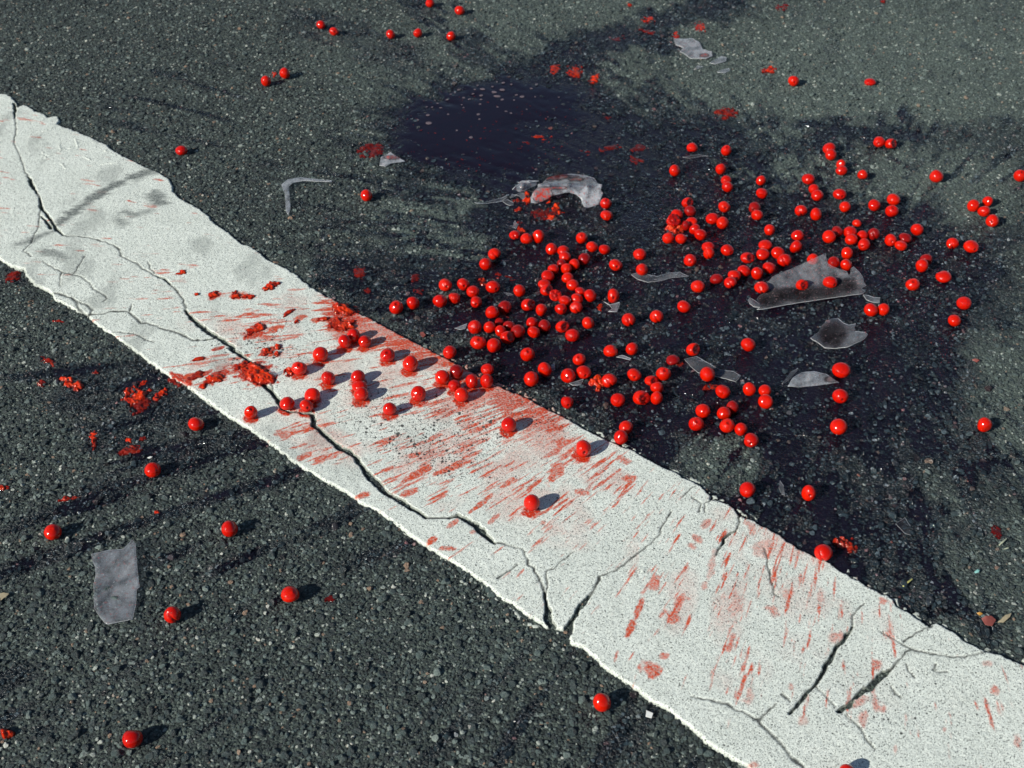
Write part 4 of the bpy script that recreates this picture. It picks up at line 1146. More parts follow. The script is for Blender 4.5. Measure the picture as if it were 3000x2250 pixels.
PULP_TABLE = [  # tile, x, y, rx, ry, deg, brightness, thickness mm, label
    ('T00', 1777, 484, 18, 18, 0, 1, 4, 'tiny bright red scrap between two cherries at upper left'),
    ('T10', 1870, 33, 18, 12, 0, .7, 3, 'small red scrap near the top edge, right of the upper juice arm'),
    ('T10', 1990, 130, 38, 22, -10, .7, 4, 'red pulp lump topmost on the upper juice arm'),
    ('T10', 1985, 203, 55, 13, 18, .25, 2.5, 'thin dark red pulp streak on the upper juice arm'),
    ('T10', 2172, 230, 24, 22, 0, .7, 4, 'red pulp blob at the right end of the upper juice arm'),
    ('T10', 1800, 248, 60, 14, -10, .15, 2, 'faint dark pulp left of the thin streak on the upper juice arm'),
    ('T10', 1383, 450, 34, 28, -30, .6, 4, 'left red pulp lump above the right end of the pool'),
    ('T10', 1515, 470, 52, 40, 10, .55, 5, 'middle wide red pulp lump above the right end of the pool'),
    ('T10', 1640, 512, 34, 26, -40, .9, 5, 'right bright red pulp lump above the right end of the pool'),
    ('T10', 195, 978, 80, 46, 0, .22, 4, 'dark mushed pulp left of the small white shard by the pool'),
    ('T10', 1160, 947, 68, 22, -5, .2, 4.5, 'dark red lump half sunk in the lower right of the pool'),
    ('T10', 1312, 902, 70, 32, 15, .6, 5, 'red pulp lump with glints right of the sunken lump in the pool'),
    ('T10', 1500, 775, 30, 14, 10, .12, 3, 'small dark pulp bit at the right rim of the pool'),
    ('T10', 1720, 766, 30, 11, 0, .12, 3, 'dark pulp bit on the wet stones right of the pool'),
    ('T10', 1740, 955, 75, 42, -10, .2, 4, 'dark red pulp patch between the pool and the upper right cherries'),
    ('T10', 1575, 995, 60, 22, 15, .15, 3, 'dark pulp smear below the right rim of the pool'),
    ('T10', 1925, 962, 45, 24, -15, .15, 3, 'dark pulp right of the pulp patch, upper of two'),
    ('T10', 1915, 1035, 50, 26, 10, .2, 3, 'dark pulp right of the pulp patch, lower of two'),
    ('T20', 112, 175, 42, 28, 20, .8, 4, 'red crushed cherry above the notched shard at top right'),
    ('T20', 645, 50, 45, 22, -12, .3, 3.5, 'dark red crushed cherry near the top edge at right'),
    ('T20', 1300, 8, 16, 12, 0, .35, 4, 'dark red bit cut by the top edge at right'),
    ('T20', 555, 456, 42, 22, 0, .85, 6, 'crushed cherry with a bright left half, left of the lone round cherry'),
    ('T20', 285, 735, 78, 38, 0, .35, 7, 'dark crushed cherry at the corner between pool and dry asphalt'),
    ('Z6', 705, 525, 75, 42, 0, .35, 5, 'dark red pulp under the small shards left of the ridged shard'),
    ('Z6', 855, 495, 75, 78, 20, .95, 9, 'bright red broken cherry left of the ridged shard'),
    ('Z6', 1190, 530, 55, 55, 0, .95, 6, 'bright red pulp poking out under the ridged shard'),
    ('Z6', 740, 655, 60, 36, -25, .55, 5, 'small glossy red lump below the broken cherry by the ridged shard'),
    ('Z6', 1130, 710, 210, 100, -12, .22, 4, 'wide dark pulp below the ridged shard'),
    ('Z6', 1340, 655, 92, 78, -10, .95, 7, 'upper bright flesh in the pulp below the ridged shard'),
    ('Z6', 1222, 775, 84, 52, 0, .9, 7, 'lower bright flesh in the pulp below the ridged shard'),
    ('Z6', 735, 868, 75, 48, -20, .3, 4, 'dark pulp on the small shard above the three cherries'),
    ('Z1', 652, 165, 56, 44, 20, .7, 9, 'crushed cherry tucked behind the three below the ridged shard'),
    ('Z1', 148, 828, 70, 42, 32, .6, 5, 'torn red scrap left of the glinting cherry'),
    ('Z1', 360, 750, 58, 36, 15, .3, 4, 'dark pulp above the glinting cherry with the torn scrap'),
    ('Z1', 520, 785, 95, 26, 12, .15, 3, 'thin dark pulp strip right of the pulp above the glinting cherry'),
    ('Z1', 410, 1255, 85, 42, 0, .2, 5, 'dark pulp under the dark cherry of the big heap'),
    ('Z2', 345, 645, 125, 85, 0, .9, 11, 'bright glinting pulp heap in front of the burst cherry'),
    ('Z1', 1676, 1163, 40, 55, 10, .6, 5, 'orange red wedge of flesh left of the forked shard'),
    ('T21', 160, 855, 58, 20, -8, .45, 5, 'curled dark red skin below the long flat shard'),
    ('T21', -15, 705, 22, 18, 0, .4, 3, 'dull red scrap at the left tip of the long flat shard'),
    ('T11', 1652, 832, 44, 44, -30, .95, 11, 'torn bright red wedge in the wet foreground'),
    ('T22', 1065, 215, 80, 46, 22, .55, 11, 'hollow torn cherry skin beside the lower right edge of the line'),
    ('T22', 2035, 135, 30, 50, -30, .15, 2.5, 'dark red smear on streaky asphalt at lower right'),
    ('T02', 53, 1437, 42, 30, 0, .9, 9, 'half a crushed cherry near the bottom left corner'),
    ('T02', 1022, 4, 18, 12, 0, .9, 4, 'small orange bit on dry asphalt below the line, left of centre'),
    ('T02', 2140, 565, 34, 26, -20, .15, 2.5, 'dull red patch on asphalt right of the lowest left cherries'),
    ('T01', 1174, 108, 32, 14, -8, .95, 3.5, 'small orange flake of flesh topmost on the white line'),
    ('T01', 1765, 190, 42, 20, -25, .95, 4, 'right orange flesh lump near the upper edge of the white line'),
    ('T01', 1720, 212, 18, 13, 0, .95, 3, 'small orange bit left of the lump near the line’s upper edge'),
    ('T01', 1388, 250, 46, 22, -18, .95, 4, 'left lump of the three orange ones in a row on the line'),
    ('T01', 1520, 255, 30, 28, 30, .95, 3.5, 'middle lump of the three orange ones in a row on the line'),
    ('T01', 1608, 262, 32, 16, 0, .95, 3.5, 'right lump of the three orange ones in a row on the line'),
    ('T01', 1275, 248, 15, 10, 0, .9, 2.5, 'tiny orange bit left of the three lumps in a row'),
    ('T01', 1640, 480, 75, 30, -28, .95, 5, 'long orange red pulp streak on the line above the crack'),
    ('T01', 1735, 618, 42, 24, -35, .95, 5, 'larger of two orange lumps right of the crack'),
    ('T01', 1798, 588, 26, 16, -20, .95, 4, 'upper small orange lump right of the crack'),
    ('T01', 1798, 635, 18, 14, 0, .95, 4, 'lower small orange lump right of the crack'),
    ('T01', 1665, 760, 112, 58, 15, .9, 7, 'big ragged pulp pile lying across the crack in the white line'),
    ('T01', 1562, 708, 42, 24, -20, .85, 4, 'pulp at the upper left of the pile across the crack'),
    ('T01', 1400, 790, 75, 36, -28, .85, 5, 'orange pulp streak left of the pile across the crack'),
    ('T01', 1312, 848, 22, 16, 0, .95, 3, 'small orange blob at the lower end of the pulp streak'),
    ('T01', 1280, 770, 60, 20, -20, .6, 2.5, 'thin red smear of pulp near the line’s lower edge'),
    ('T01', 1290, 668, 46, 12, -15, .8, 2.5, 'thin orange streak above the pulp near the lower edge'),
    ('Z5', 1370, 35, 170, 75, 12, .85, 7, 'large pulp heap on the upper edge of the white line'),
    ('Z5', 1320, 225, 160, 75, 0, .8, 5, 'flattened orange pulp just above the three cherries on the line'),
    ('Z5', 1455, 245, 56, 32, 0, 1, 8, 'glinting wet pulp directly behind the three cherries on the line'),
    ('Z5', 1090, 150, 75, 26, -12, .75, 4, 'pulp streak left of the large heap on the line’s upper edge'),
    ('Z5', 640, 70, 90, 22, -35, .8, 3.5, 'slanting orange streak farther up the white line'),
    ('Z5', 740, 188, 32, 24, 0, .9, 4, 'small orange flesh lump between the two smears on the line'),
    ('Z5', 650, 830, 50, 60, 20, .85, 7, 'torn red scrap at the left of a cherry on the line'),
    ('T01', 85, 138, 48, 30, -20, .35, 4, 'dark red pulp by the left end of the line’s lower edge'),
    ('T01', 385, 428, 52, 14, 0, .45, 4, 'flat dark red strip on asphalt below the crack at left'),
    ('T01', 320, 687, 58, 22, 25, .45, 4, 'topmost of the pulp splashes on asphalt at left'),
    ('T01', 440, 820, 55, 32, 35, .9, 6, 'bright left part of the forked pulp splash on asphalt'),
    ('T01', 500, 845, 45, 28, -35, .8, 6, 'right part of the forked pulp splash on asphalt'),
    ('T01', 270, 828, 30, 20, -20, .4, 4, 'small dark pulp left of the forked splash'),
    ('T01', 622, 755, 21, 16, 0, .45, 5, 'small round dark red piece right of the forked splash'),
    ('T01', 890, 895, 95, 58, -38, .95, 8, 'largest bright orange pulp on asphalt beside the line'),
    ('T01', 1045, 890, 55, 32, -30, .9, 8, 'bright flesh chunk right of the largest pulp beside the line'),
    ('T01', 930, 960, 90, 45, -25, .3, 4, 'dark wet pulp below the largest bright pulp'),
    ('T01', 1150, 828, 60, 28, 25, .35, 4, 'dark red pulp touching the lower edge of the line'),
    ('T01', 608, 1170, 32, 36, 0, .9, 6, 'bright left lump of the lower pulp splash on asphalt'),
    ('T01', 605, 1225, 24, 30, 0, .35, 4, 'dark piece under the bright lump of the lower splash'),
    ('T01', 838, 1200, 27, 18, 0, 1, 5, 'pale pinkish lump in the middle of the lower splash'),
    ('T01', 862, 1258, 92, 26, -14, .4, 5, 'long dark pulp at the foot of the lower splash'),
    ('T01', 920, 1182, 28, 18, 0, .35, 4, 'dark red bit at the right of the lower splash'),
    ('T01', 445, 1570, 62, 17, -10, .7, 4, 'red strip of flesh on dry asphalt near the left edge'),
    ('T01', 12, 1502, 18, 20, 0, .8, 4, 'red bit cut by the left edge of the picture'),
    ('T01', 50, 1500, 22, 12, -10, .6, 3, 'small red bit next to the one cut by the left edge'),
    ('T11', 118, 100, 40, 50, 10, .3, 3, 'dark red specks on asphalt above the line’s pulp heap'),
    ('T11', 475, 140, 36, 26, 0, .15, 3, 'dark pulp near the top of the left wing of cherries'),
    ('T11', 500, 228, 32, 24, 20, .15, 3, 'dark pulp between left wing cherries and the dry patch'),
    ('T11', 170, 225, 22, 18, 0, .2, 3, 'small dark pulp bit close to the line’s pulp heap'),
]

SHARD_TABLE = [  # tile, outline (x, y, height mm), inner points, milkiness, spots, label, options
    ('Z7', [(405, 705, 8), (428, 670, 11), (500, 715, 8), (560, 755, 5), (520, 690, 2), (560, 640, 2), (640, 600, 2), (672, 545, 3), (660, 470, 8), (720, 402, 12), (1100, 240, 21), (1405, 100, 31), (1435, 225, 23), (1490, 262, 20),
             (1680, 330, 13), (1712, 390, 11), (1733, 350, 13), (1738, 295, 16), (1772, 270, 18), (1850, 345, 14), (1898, 412, 12), (1905, 470, 10), (1938, 512, 9),
             (1870, 552, 6), (1925, 592, 8), (1875, 625, 8), (1570, 665, 8), (1260, 710, 9), (900, 765, 9), (600, 822, 9), (518, 825, 9), (560, 800, 8), (480, 792, 8), (425, 750, 8)],
     [(700, 690, 2), (1100, 620, 2), (1500, 560, 2), (1780, 520, 2), (900, 560, 3), (1300, 490, 3), (1600, 450, 4), (800, 480, 6), (1200, 380, 10), (1350, 260, 20), (1550, 390, 8)],
     .50, .5, 'largest bent glass shard holding two cherries in its trough', dict(smear=[(1100, 620, 560, 95, .4), (680, 690, 190, 90, .4), (1600, 520, 260, 90, .4)])),
    ('Z7', [(1213, 1195, 7), (1320, 1118, 6), (1350, 1050, 6), (1405, 992, 7), (1480, 948, 6), (1572, 942, 3), (1640, 1000, 1), (1710, 1027, 1), (1800, 1010, 2), (1785, 1060, 3),
             (1792, 1110, 5), (1930, 1120, 9), (1955, 1150, 10), (1910, 1212, 9), (1700, 1312, 8), (1540, 1333, 4), (1400, 1325, 2), (1330, 1270, 3), (1250, 1225, 6)],
     [(1560, 1120, 1), (1480, 1200, 1), (1680, 1180, 2), (1640, 1260, 4), (1820, 1180, 8), (1340, 1170, 4)], .45, .35,
     'fan-shaped clear shard with two folds below the largest shard', dict(smear=[(1500, 1150, 200, 170, .36)])),
    ('Z6', [(1030, 266, 24), (1100, 252, 22), (1180, 170, 8), (1300, 130, 4), (1550, 105, 3), (1760, 130, 4), (1900, 170, 8), (1955, 255, 18), (2020, 268, 23), (2000, 345, 19), (2036, 400, 14),
             (1970, 572, 2), (1757, 642, 0), (1690, 482, 9), (1620, 422, 13), (1500, 388, 15), (1380, 410, 14), (1250, 440, 12), (1180, 490, 8), (1100, 530, 4), (1000, 558, 2),
             (925, 545, 3), (918, 470, 8), (960, 375, 17), (1035, 305, 22)],
     [(1200, 285, 24), (1500, 290, 25), (1800, 300, 24), (1500, 210, 16), (1300, 200, 14), (1800, 220, 15), (1100, 400, 15), (1300, 360, 19), (1600, 350, 19), (1850, 430, 11)],
     .98, .8, 'milky ridged jar shard arched over red pulp, upper middle', dict(smear=[(1100, 430, 160, 120, 1.0), (1300, 150, 220, 45, .9), (1620, 180, 130, 32, .8), (1320, 320, 170, 28, .75), (1640, 300, 200, 16, .65)])),
    ('Z6', [(637, 343, 8), (690, 285, 11), (762, 242, 12), (900, 232, 9), (1010, 240, 5), (1000, 280, 3), (930, 310, 3), (850, 345, 2), (745, 385, 2), (690, 350, 4)], [(800, 300, 11)], .75, .7,
     'curved whitish shard just left of the ridged shard', {}),
    ('Z6', [(712, 242, 10), (790, 206, 13), (1040, 205, 13), (1050, 216, 12), (900, 236, 10), (770, 243, 10)], [(900, 218, 14)], .9, .6, 'thin pinkish glass strip lying above the curved whitish shard', {}),
    ('Z6', [(48, 540, 4), (170, 552, 3), (320, 510, 3), (480, 470, 3), (552, 433, 7), (545, 470, 6), (470, 528, 2), (200, 566, 2), (92, 562, 3)], [], .3, .1, 'long pointed clear shard left of the ridged shard', {}),
    ('Z6', [(485, 525, 3), (560, 495, 3), (655, 545, 2), (655, 582, 2), (592, 592, 2), (540, 568, 2)], [], .35, .1, 'small four-sided clear shard at the end of the long pointed one', {}),
    ('Z6', [(600, 470, 5), (630, 410, 7), (700, 432, 6), (680, 450, 4)], [], .55, .4, 'small white sliver between the clear pointed shard and the pulp', {}),
    ('Z6', [(690, 420, 8), (760, 388, 8), (820, 400, 7), (842, 462, 4), (800, 500, 2), (750, 452, 4)], [], .45, .3, 'grey clear shard beside the bright broken cherry', {}),
    ('Z6', [(1310, 450, 2), (1385, 412, 4), (1388, 450, 2), (1350, 475, 1)], [], .4, .2, 'small shard seen under the arch of the ridged shard', {}),
    ('Z6', [(541, 885, 5), (580, 900, 3), (655, 905, 2), (660, 860, 4), (680, 820, 8), (700, 860, 6), (735, 880, 4), (690, 950, 1), (660, 930, 1), (590, 918, 1)], [], .4, .5, 'small butterfly-shaped shard with pulp above the three cherries', {}),
    ('T10', [(248, 1072, 2), (256, 1020, 7), (300, 1000, 10), (318, 985, 12), (335, 1000, 10), (412, 1045, 3), (322, 1058, 3), (285, 1079, 2)], [(310, 1030, 9)], .95, .3, 'small milky domed shard at the lower left rim of the pool', dict(smear=[(330, 1020, 60, 14, .7)])),
    ('T00', [(1824, 1198, 5), (1868, 1162, 7), (1950, 1150, 6), (2150, 1172, 2), (2150, 1179, 2), (1962, 1172, 5), (1895, 1184, 6), (1870, 1208, 5), (1882, 1340, 2), (1869, 1396, 1), (1854, 1368, 1), (1845, 1255, 3)], [], .85, .05,
     'curved L-shaped glass strip right of the line’s upper left edge', {}),
    ('T20', [(-58, 250, 7), (0, 252, 8), (58, 247, 8), (110, 275, 6), (130, 320, 4), (190, 335, 6), (193, 362, 4), (150, 381, 2), (50, 379, 1), (5, 345, 1), (-20, 335, 1), (5, 310, 3), (-45, 290, 4)], [(60, 310, 4)], .8, .6, 'milky notched shard with red specks at top right', dict(smear=[(140, 360, 30, 12, .8)])),
    ('T20', [(174, 408, 2), (250, 364, 5), (285, 374, 4), (281, 396, 2), (212, 416, 1)], [], .7, .1, 'white crescent shard just below the notched shard', {}),
    ('T20', [(72, 452, 1), (95, 425, 4), (131, 432, 3), (100, 446, 1)], [], .65, .1, 'left of two tiny white shards below the notched shard', {}),
    ('T20', [(222, 468, 1), (245, 455, 3), (300, 442, 3), (306, 455, 2), (272, 473, 1)], [], .7, .1, 'right of two tiny white shards below the notched shard', {}),
    ('O', [(1363, 593, 3), (1380, 588, 4), (1395, 592, 2), (1420, 597, 2), (1445, 589, 4), (1468, 588, 5), (1488, 597, 2), (1452, 600, 2), (1430, 606, 1), (1400, 610, 2), (1378, 604, 2)], [(1410, 601, 1)], .38, .2, 'wavy clear shard with a cherry on its left part', {}),
    ('Z1', [(1722, 1080, 4), (1800, 1118, 2), (1925, 1085, 3), (1928, 1110, 3), (1890, 1212, 4), (1778, 1205, 4), (1832, 1172, 2), (1790, 1122, 2)], [], .6, .3, 'forked shard under the foot of a tall cherry', {}),
    ('T21', [(10, 668, 4), (90, 650, 5), (160, 690, 2), (240, 735, 2), (330, 748, 2), (375, 775, 4), (343, 815, 3), (240, 786, 2), (160, 768, 1), (100, 757, 2), (50, 715, 2)], [], .3, .25, 'long flat clear shard with one cherry lying across it', {}),
    ('T21', [(680, 845, 2), (712, 790, 8), (770, 755, 12), (850, 747, 13), (930, 765, 11), (1012, 820, 2), (900, 836, 3), (770, 850, 3)], [(840, 800, 10)], .8, .25, 'leaf-shaped domed shard left of three cherries in a column', dict(smear=[(960, 800, 50, 22, .5)])),
    ('T21', [(643, 828, 2), (700, 752, 4), (745, 729, 5), (741, 745, 4), (690, 802, 2), (650, 831, 1)], [], .3, .05, 'narrow clear sliver left of the leaf-shaped shard', {}),
    ('T21', [(1168, 250, 5), (1200, 254, 4), (1240, 268, 4), (1281, 270, 5), (1275, 306, 2), (1232, 300, 2), (1190, 283, 3)], [], .5, .2, 'small clear shard above two touching cherries right of the largest shard', {}),
    ('T21', [(630, 1454, 5), (655, 1490, 4), (663, 1552, 2), (640, 1545, 1), (622, 1500, 3)], [], .35, .25, 'small leaf-shaped clear shard between two low right cherries', {}),
    ('T02', [(592, 274, 3), (690, 249, 3), (800, 240, 4), (845, 195, 7), (855, 178, 9), (875, 200, 8), (888, 350, 6), (903, 485, 4), (886, 500, 3), (880, 600, 3), (858, 695, 3), (760, 715, 2), (700, 728, 2),
             (680, 720, 2), (640, 670, 2), (611, 625, 2), (606, 470, 2), (621, 410, 2), (616, 360, 2), (600, 320, 3)], [(740, 450, 1.5), (740, 600, 1.5), (700, 350, 2), (820, 350, 4)], .60, .5,
     'big flat milky shard on dry asphalt at lower left', {}),
    ('T11', [(1782, 655, 2), (1830, 664, 3), (1870, 676, 2), (1878, 664, 3), (1820, 642, 4)], [], .75, .1, 'thin glass sliver between two cherries in the wet foreground', {}),
    ('T11', [(1475, 825, 2), (1570, 798, 3), (1552, 836, 2), (1500, 838, 2)], [], .5, .5, 'shard under the trio of pitted cherries', {}),
    ('T11', [(733, 468, 2), (775, 452, 4), (815, 438, 6), (802, 472, 3), (770, 478, 2)], [], .65, .05, 'small bright shard left of the big heap of cherries', {}),
    ('T11', [(1362, 705, 5), (1378, 695, 9), (1385, 735, 4), (1365, 742, 3)], [], .8, .1, 'white shard peeking out behind a tall cherry', {}),
    ('T11', [(1050, 235, 2), (1090, 240, 3), (1115, 252, 2), (1080, 256, 1)], [], .4, .3, 'faint thin shard left of a lone cherry by the two strands', {}),
    ('T20', [(-2, 1018, 2), (60, 1005, 3), (110, 1002, 3), (168, 1010, 1), (90, 1020, 1), (40, 1026, 1)], [], .25, .4, 'thin reddish glass sliver under a cherry right of the pool', {}),
    ('T22', [(1380, 75, 2), (1440, 36, 4), (1475, 90, 3), (1478, 150, 2), (1440, 140, 1)], [], .12, .05, 'faint clear shard on wet asphalt below the line’s right cherry', {}),
    ('Z5', [(330, 912, 1), (400, 840, 9), (440, 800, 12), (490, 880, 5), (440, 935, 1)], [], .5, .1, 'bluish shard at the right end of the pulp pile on the crack', {}),
]

# ================================================================== MATERIALS OF THE THINGS
def mat_cherry():
    t = NT('cherry_flesh')
    co = t.coord()
    oi = t.n('ShaderNodeObjectInfo')
    sep = t.n('ShaderNodeSeparateColor'); t.l(oi.outputs['Color'], sep.inputs[0])
    n = t.noise(co, 2.2, 4, .6)
    base = t.mix(oi.outputs['Random'], (.40, .0030, .0002), (.50, .0075, .0003))
    base = t.mix(t.math('MULTIPLY', t.rng(n, .5, .75), .4), base, (.56, .022, .0008))
    base = t.mix(sep.outputs[0], base, (.15, .003, .003))
    hole = t.attr('hole')
    base = t.mix(t.math('MULTIPLY', hole, .85), base, (.13, .004, .003))
    co2 = t.n('ShaderNodeVectorMath', operation='ADD'); t.l(co, co2.inputs[0]); t.l(oi.outputs['Location'], co2.inputs[1])
    co = co2.outputs[0]
    h = t.math('ADD', t.noise(co, 3.2, 3, .6), t.math('MULTIPLY', t.noise(co, 1.3, 2), 1.6))
    nb = t.bump(h, .0006, t.math('MULTIPLY_ADD', sep.outputs[1], .5, .02))
    b = t.bsdf(Base_Color=base, Roughness=.16, Normal=nb)
    b.inputs['Subsurface Weight'].default_value = .55
    b.inputs['Subsurface Radius'].default_value = (1.0, .10, .03)
    b.inputs['Subsurface Scale'].default_value = .0042
    b.inputs['Specular IOR Level'].default_value = .05
    b.inputs['Coat Weight'].default_value = 1.0
    b.inputs['Coat Roughness'].default_value = .085
    b.inputs['Coat IOR'].default_value = 1.42
    t.l(t.bump(h, .0011, t.math('MULTIPLY_ADD', sep.outputs[1], .9, .06)), b.inputs['Coat Normal'])
    b.inputs['IOR'].default_value = 1.38
    return t.surf(b)


def mat_pulp():
    t = NT('crushed_flesh')
    co = t.coord()
    oi = t.n('ShaderNodeObjectInfo')
    sep = t.n('ShaderNodeSeparateColor'); t.l(oi.outputs['Color'], sep.inputs[0])
    n, n2 = t.noise(co, 170, 4, .65), t.noise(co, 520, 3, .6)
    br = t.math('POWER', sep.outputs[0], 1.5)
    base = t.mix(br, (.050, .003, .003), (.54, .024, .0020))
    base = t.mix(t.rng(n, .48, .72, 0, .6), base, t.mix(br, (.10, .005, .004), (.68, .080, .008)))
    base = t.mix(t.rng(n2, .55, .75, 0, .5), base, (.09, .006, .005))
    base = t.mix(t.rng(t.attr('thick'), .1, .75, .75, 0), base, (.11, .006, .004))
    nb = t.bump(t.math('ADD', n, t.math('MULTIPLY', n2, .5)), .0016, .7)
    b = t.bsdf(Base_Color=base, Roughness=.12, Normal=nb)
    b.inputs['Specular IOR Level'].default_value = .22
    b.inputs['Subsurface Weight'].default_value = .35
    b.inputs['Subsurface Radius'].default_value = (1.0, .12, .04)
    b.inputs['Subsurface Scale'].default_value = .003
    b.inputs['Coat Weight'].default_value = .15
    thk = t.attr('thick')
    thin = t.n('ShaderNodeBsdfTransparent'); t.put(thin.inputs[0], (.62, .07, .035))
    mx = t.n('ShaderNodeMixShader'); t.put(mx.inputs[0], t.rng(t.math('ADD', thk, t.rng(n2, .3, .7, -.12, .12)), .0, .26, .38, 1)); t.l(thin.outputs[0], mx.inputs[1]); t.l(b.outputs[0], mx.inputs[2])
    return t.surf(mx)


def mat_glass(rim=False):
    t = NT('glass_rim' if rim else 'frosted_glass')
    co = t.coord()
    oi = t.n('ShaderNodeObjectInfo')
    sep = t.n('ShaderNodeSeparateColor'); t.l(oi.outputs['Color'], sep.inputs[0])
    tr = t.n('ShaderNodeBsdfTransparent')
    n = t.noise(co, 45, 4, .6)
    spot = t.rng(t.noise(co, 330, 3, .6), .60, .66, 0, .9)
    ja = t.attr('juice')
    liquid = t.rng(ja, .05, .4)
    juice = t.math('MAXIMUM', t.math('MULTIPLY', spot, sep.outputs[1]), t.math('MULTIPLY', t.rng(ja, .42, .7), t.rng(t.noise(co, 200, 3), .35, .6)), clamp=True)
    colr = (t.mix(0.0, (.86, .89, .91), (.7, .7, .7)) if rim else t.mix(t.rng(n, .3, .7), (.50, .55, .61), (.74, .77, .81)))
    colr = t.mix(juice, colr, (.62, .045, .02))
    t.put(tr.inputs[0], t.mix(juice, t.mix(liquid, (.84, .86, .90), (.40, .24, .31)), (.65, .12, .12)))
    b = t.bsdf(Base_Color=colr, Roughness=.22, Normal=t.bump(n, .002, .25))
    b.inputs['Specular IOR Level'].default_value = .6
    b.inputs['Coat Weight'].default_value = .5
    b.inputs['Coat Roughness'].default_value = .05
    tl = t.n('ShaderNodeBsdfTranslucent'); t.put(tl.inputs[0], colr)
    m0 = t.n('ShaderNodeMixShader'); m0.inputs[0].default_value = .3
    t.l(b.outputs[0], m0.inputs[1]); t.l(tl.outputs[0], m0.inputs[2])
    lw = t.n('ShaderNodeLayerWeight'); lw.inputs['Blend'].default_value = .35
    if rim: fac = t.math('ADD', .26, t.math('MULTIPLY', sep.outputs[0], .55), clamp=True)
    else:
        fac = t.math('ADD', t.math('MULTIPLY', lw.outputs['Facing'], .05), t.math('MULTIPLY', t.rng(t.noise(co, 70, 5, .7), .36, .64, .35, 1.5), t.math('MULTIPLY', t.math('POWER', sep.outputs[0], 1.6), .40)), clamp=True)
        fac = t.math('MULTIPLY', fac, t.rng(t.math('MULTIPLY', liquid, t.rng(ja, .42, .6, 1, 0)), 0, 1, 1, .3))
        fac = t.math('MAXIMUM', fac, t.math('MULTIPLY', juice, .75))
    m = t.n('ShaderNodeMixShader')
    t.put(m.inputs[0], fac); t.l(tr.outputs[0], m.inputs[1]); t.l(m0.outputs[0], m.inputs[2])
    return t.surf(m)


def mat_plain(name, col, rough=.6, var=.25, scale=300):
    t = NT(name)
    n = t.noise(t.coord(), scale, 4, .6)
    dark = tuple(c * (1 - var) for c in col)
    b = t.bsdf(Base_Color=t.mix(t.rng(n, .3, .7), dark, col), Roughness=rough, Normal=t.bump(n, .0006, .5))
    return t.surf(b)


M_CHERRY, M_PULP, M_GLASS, M_RIM = mat_cherry(), mat_pulp(), mat_glass(), mat_glass(True)

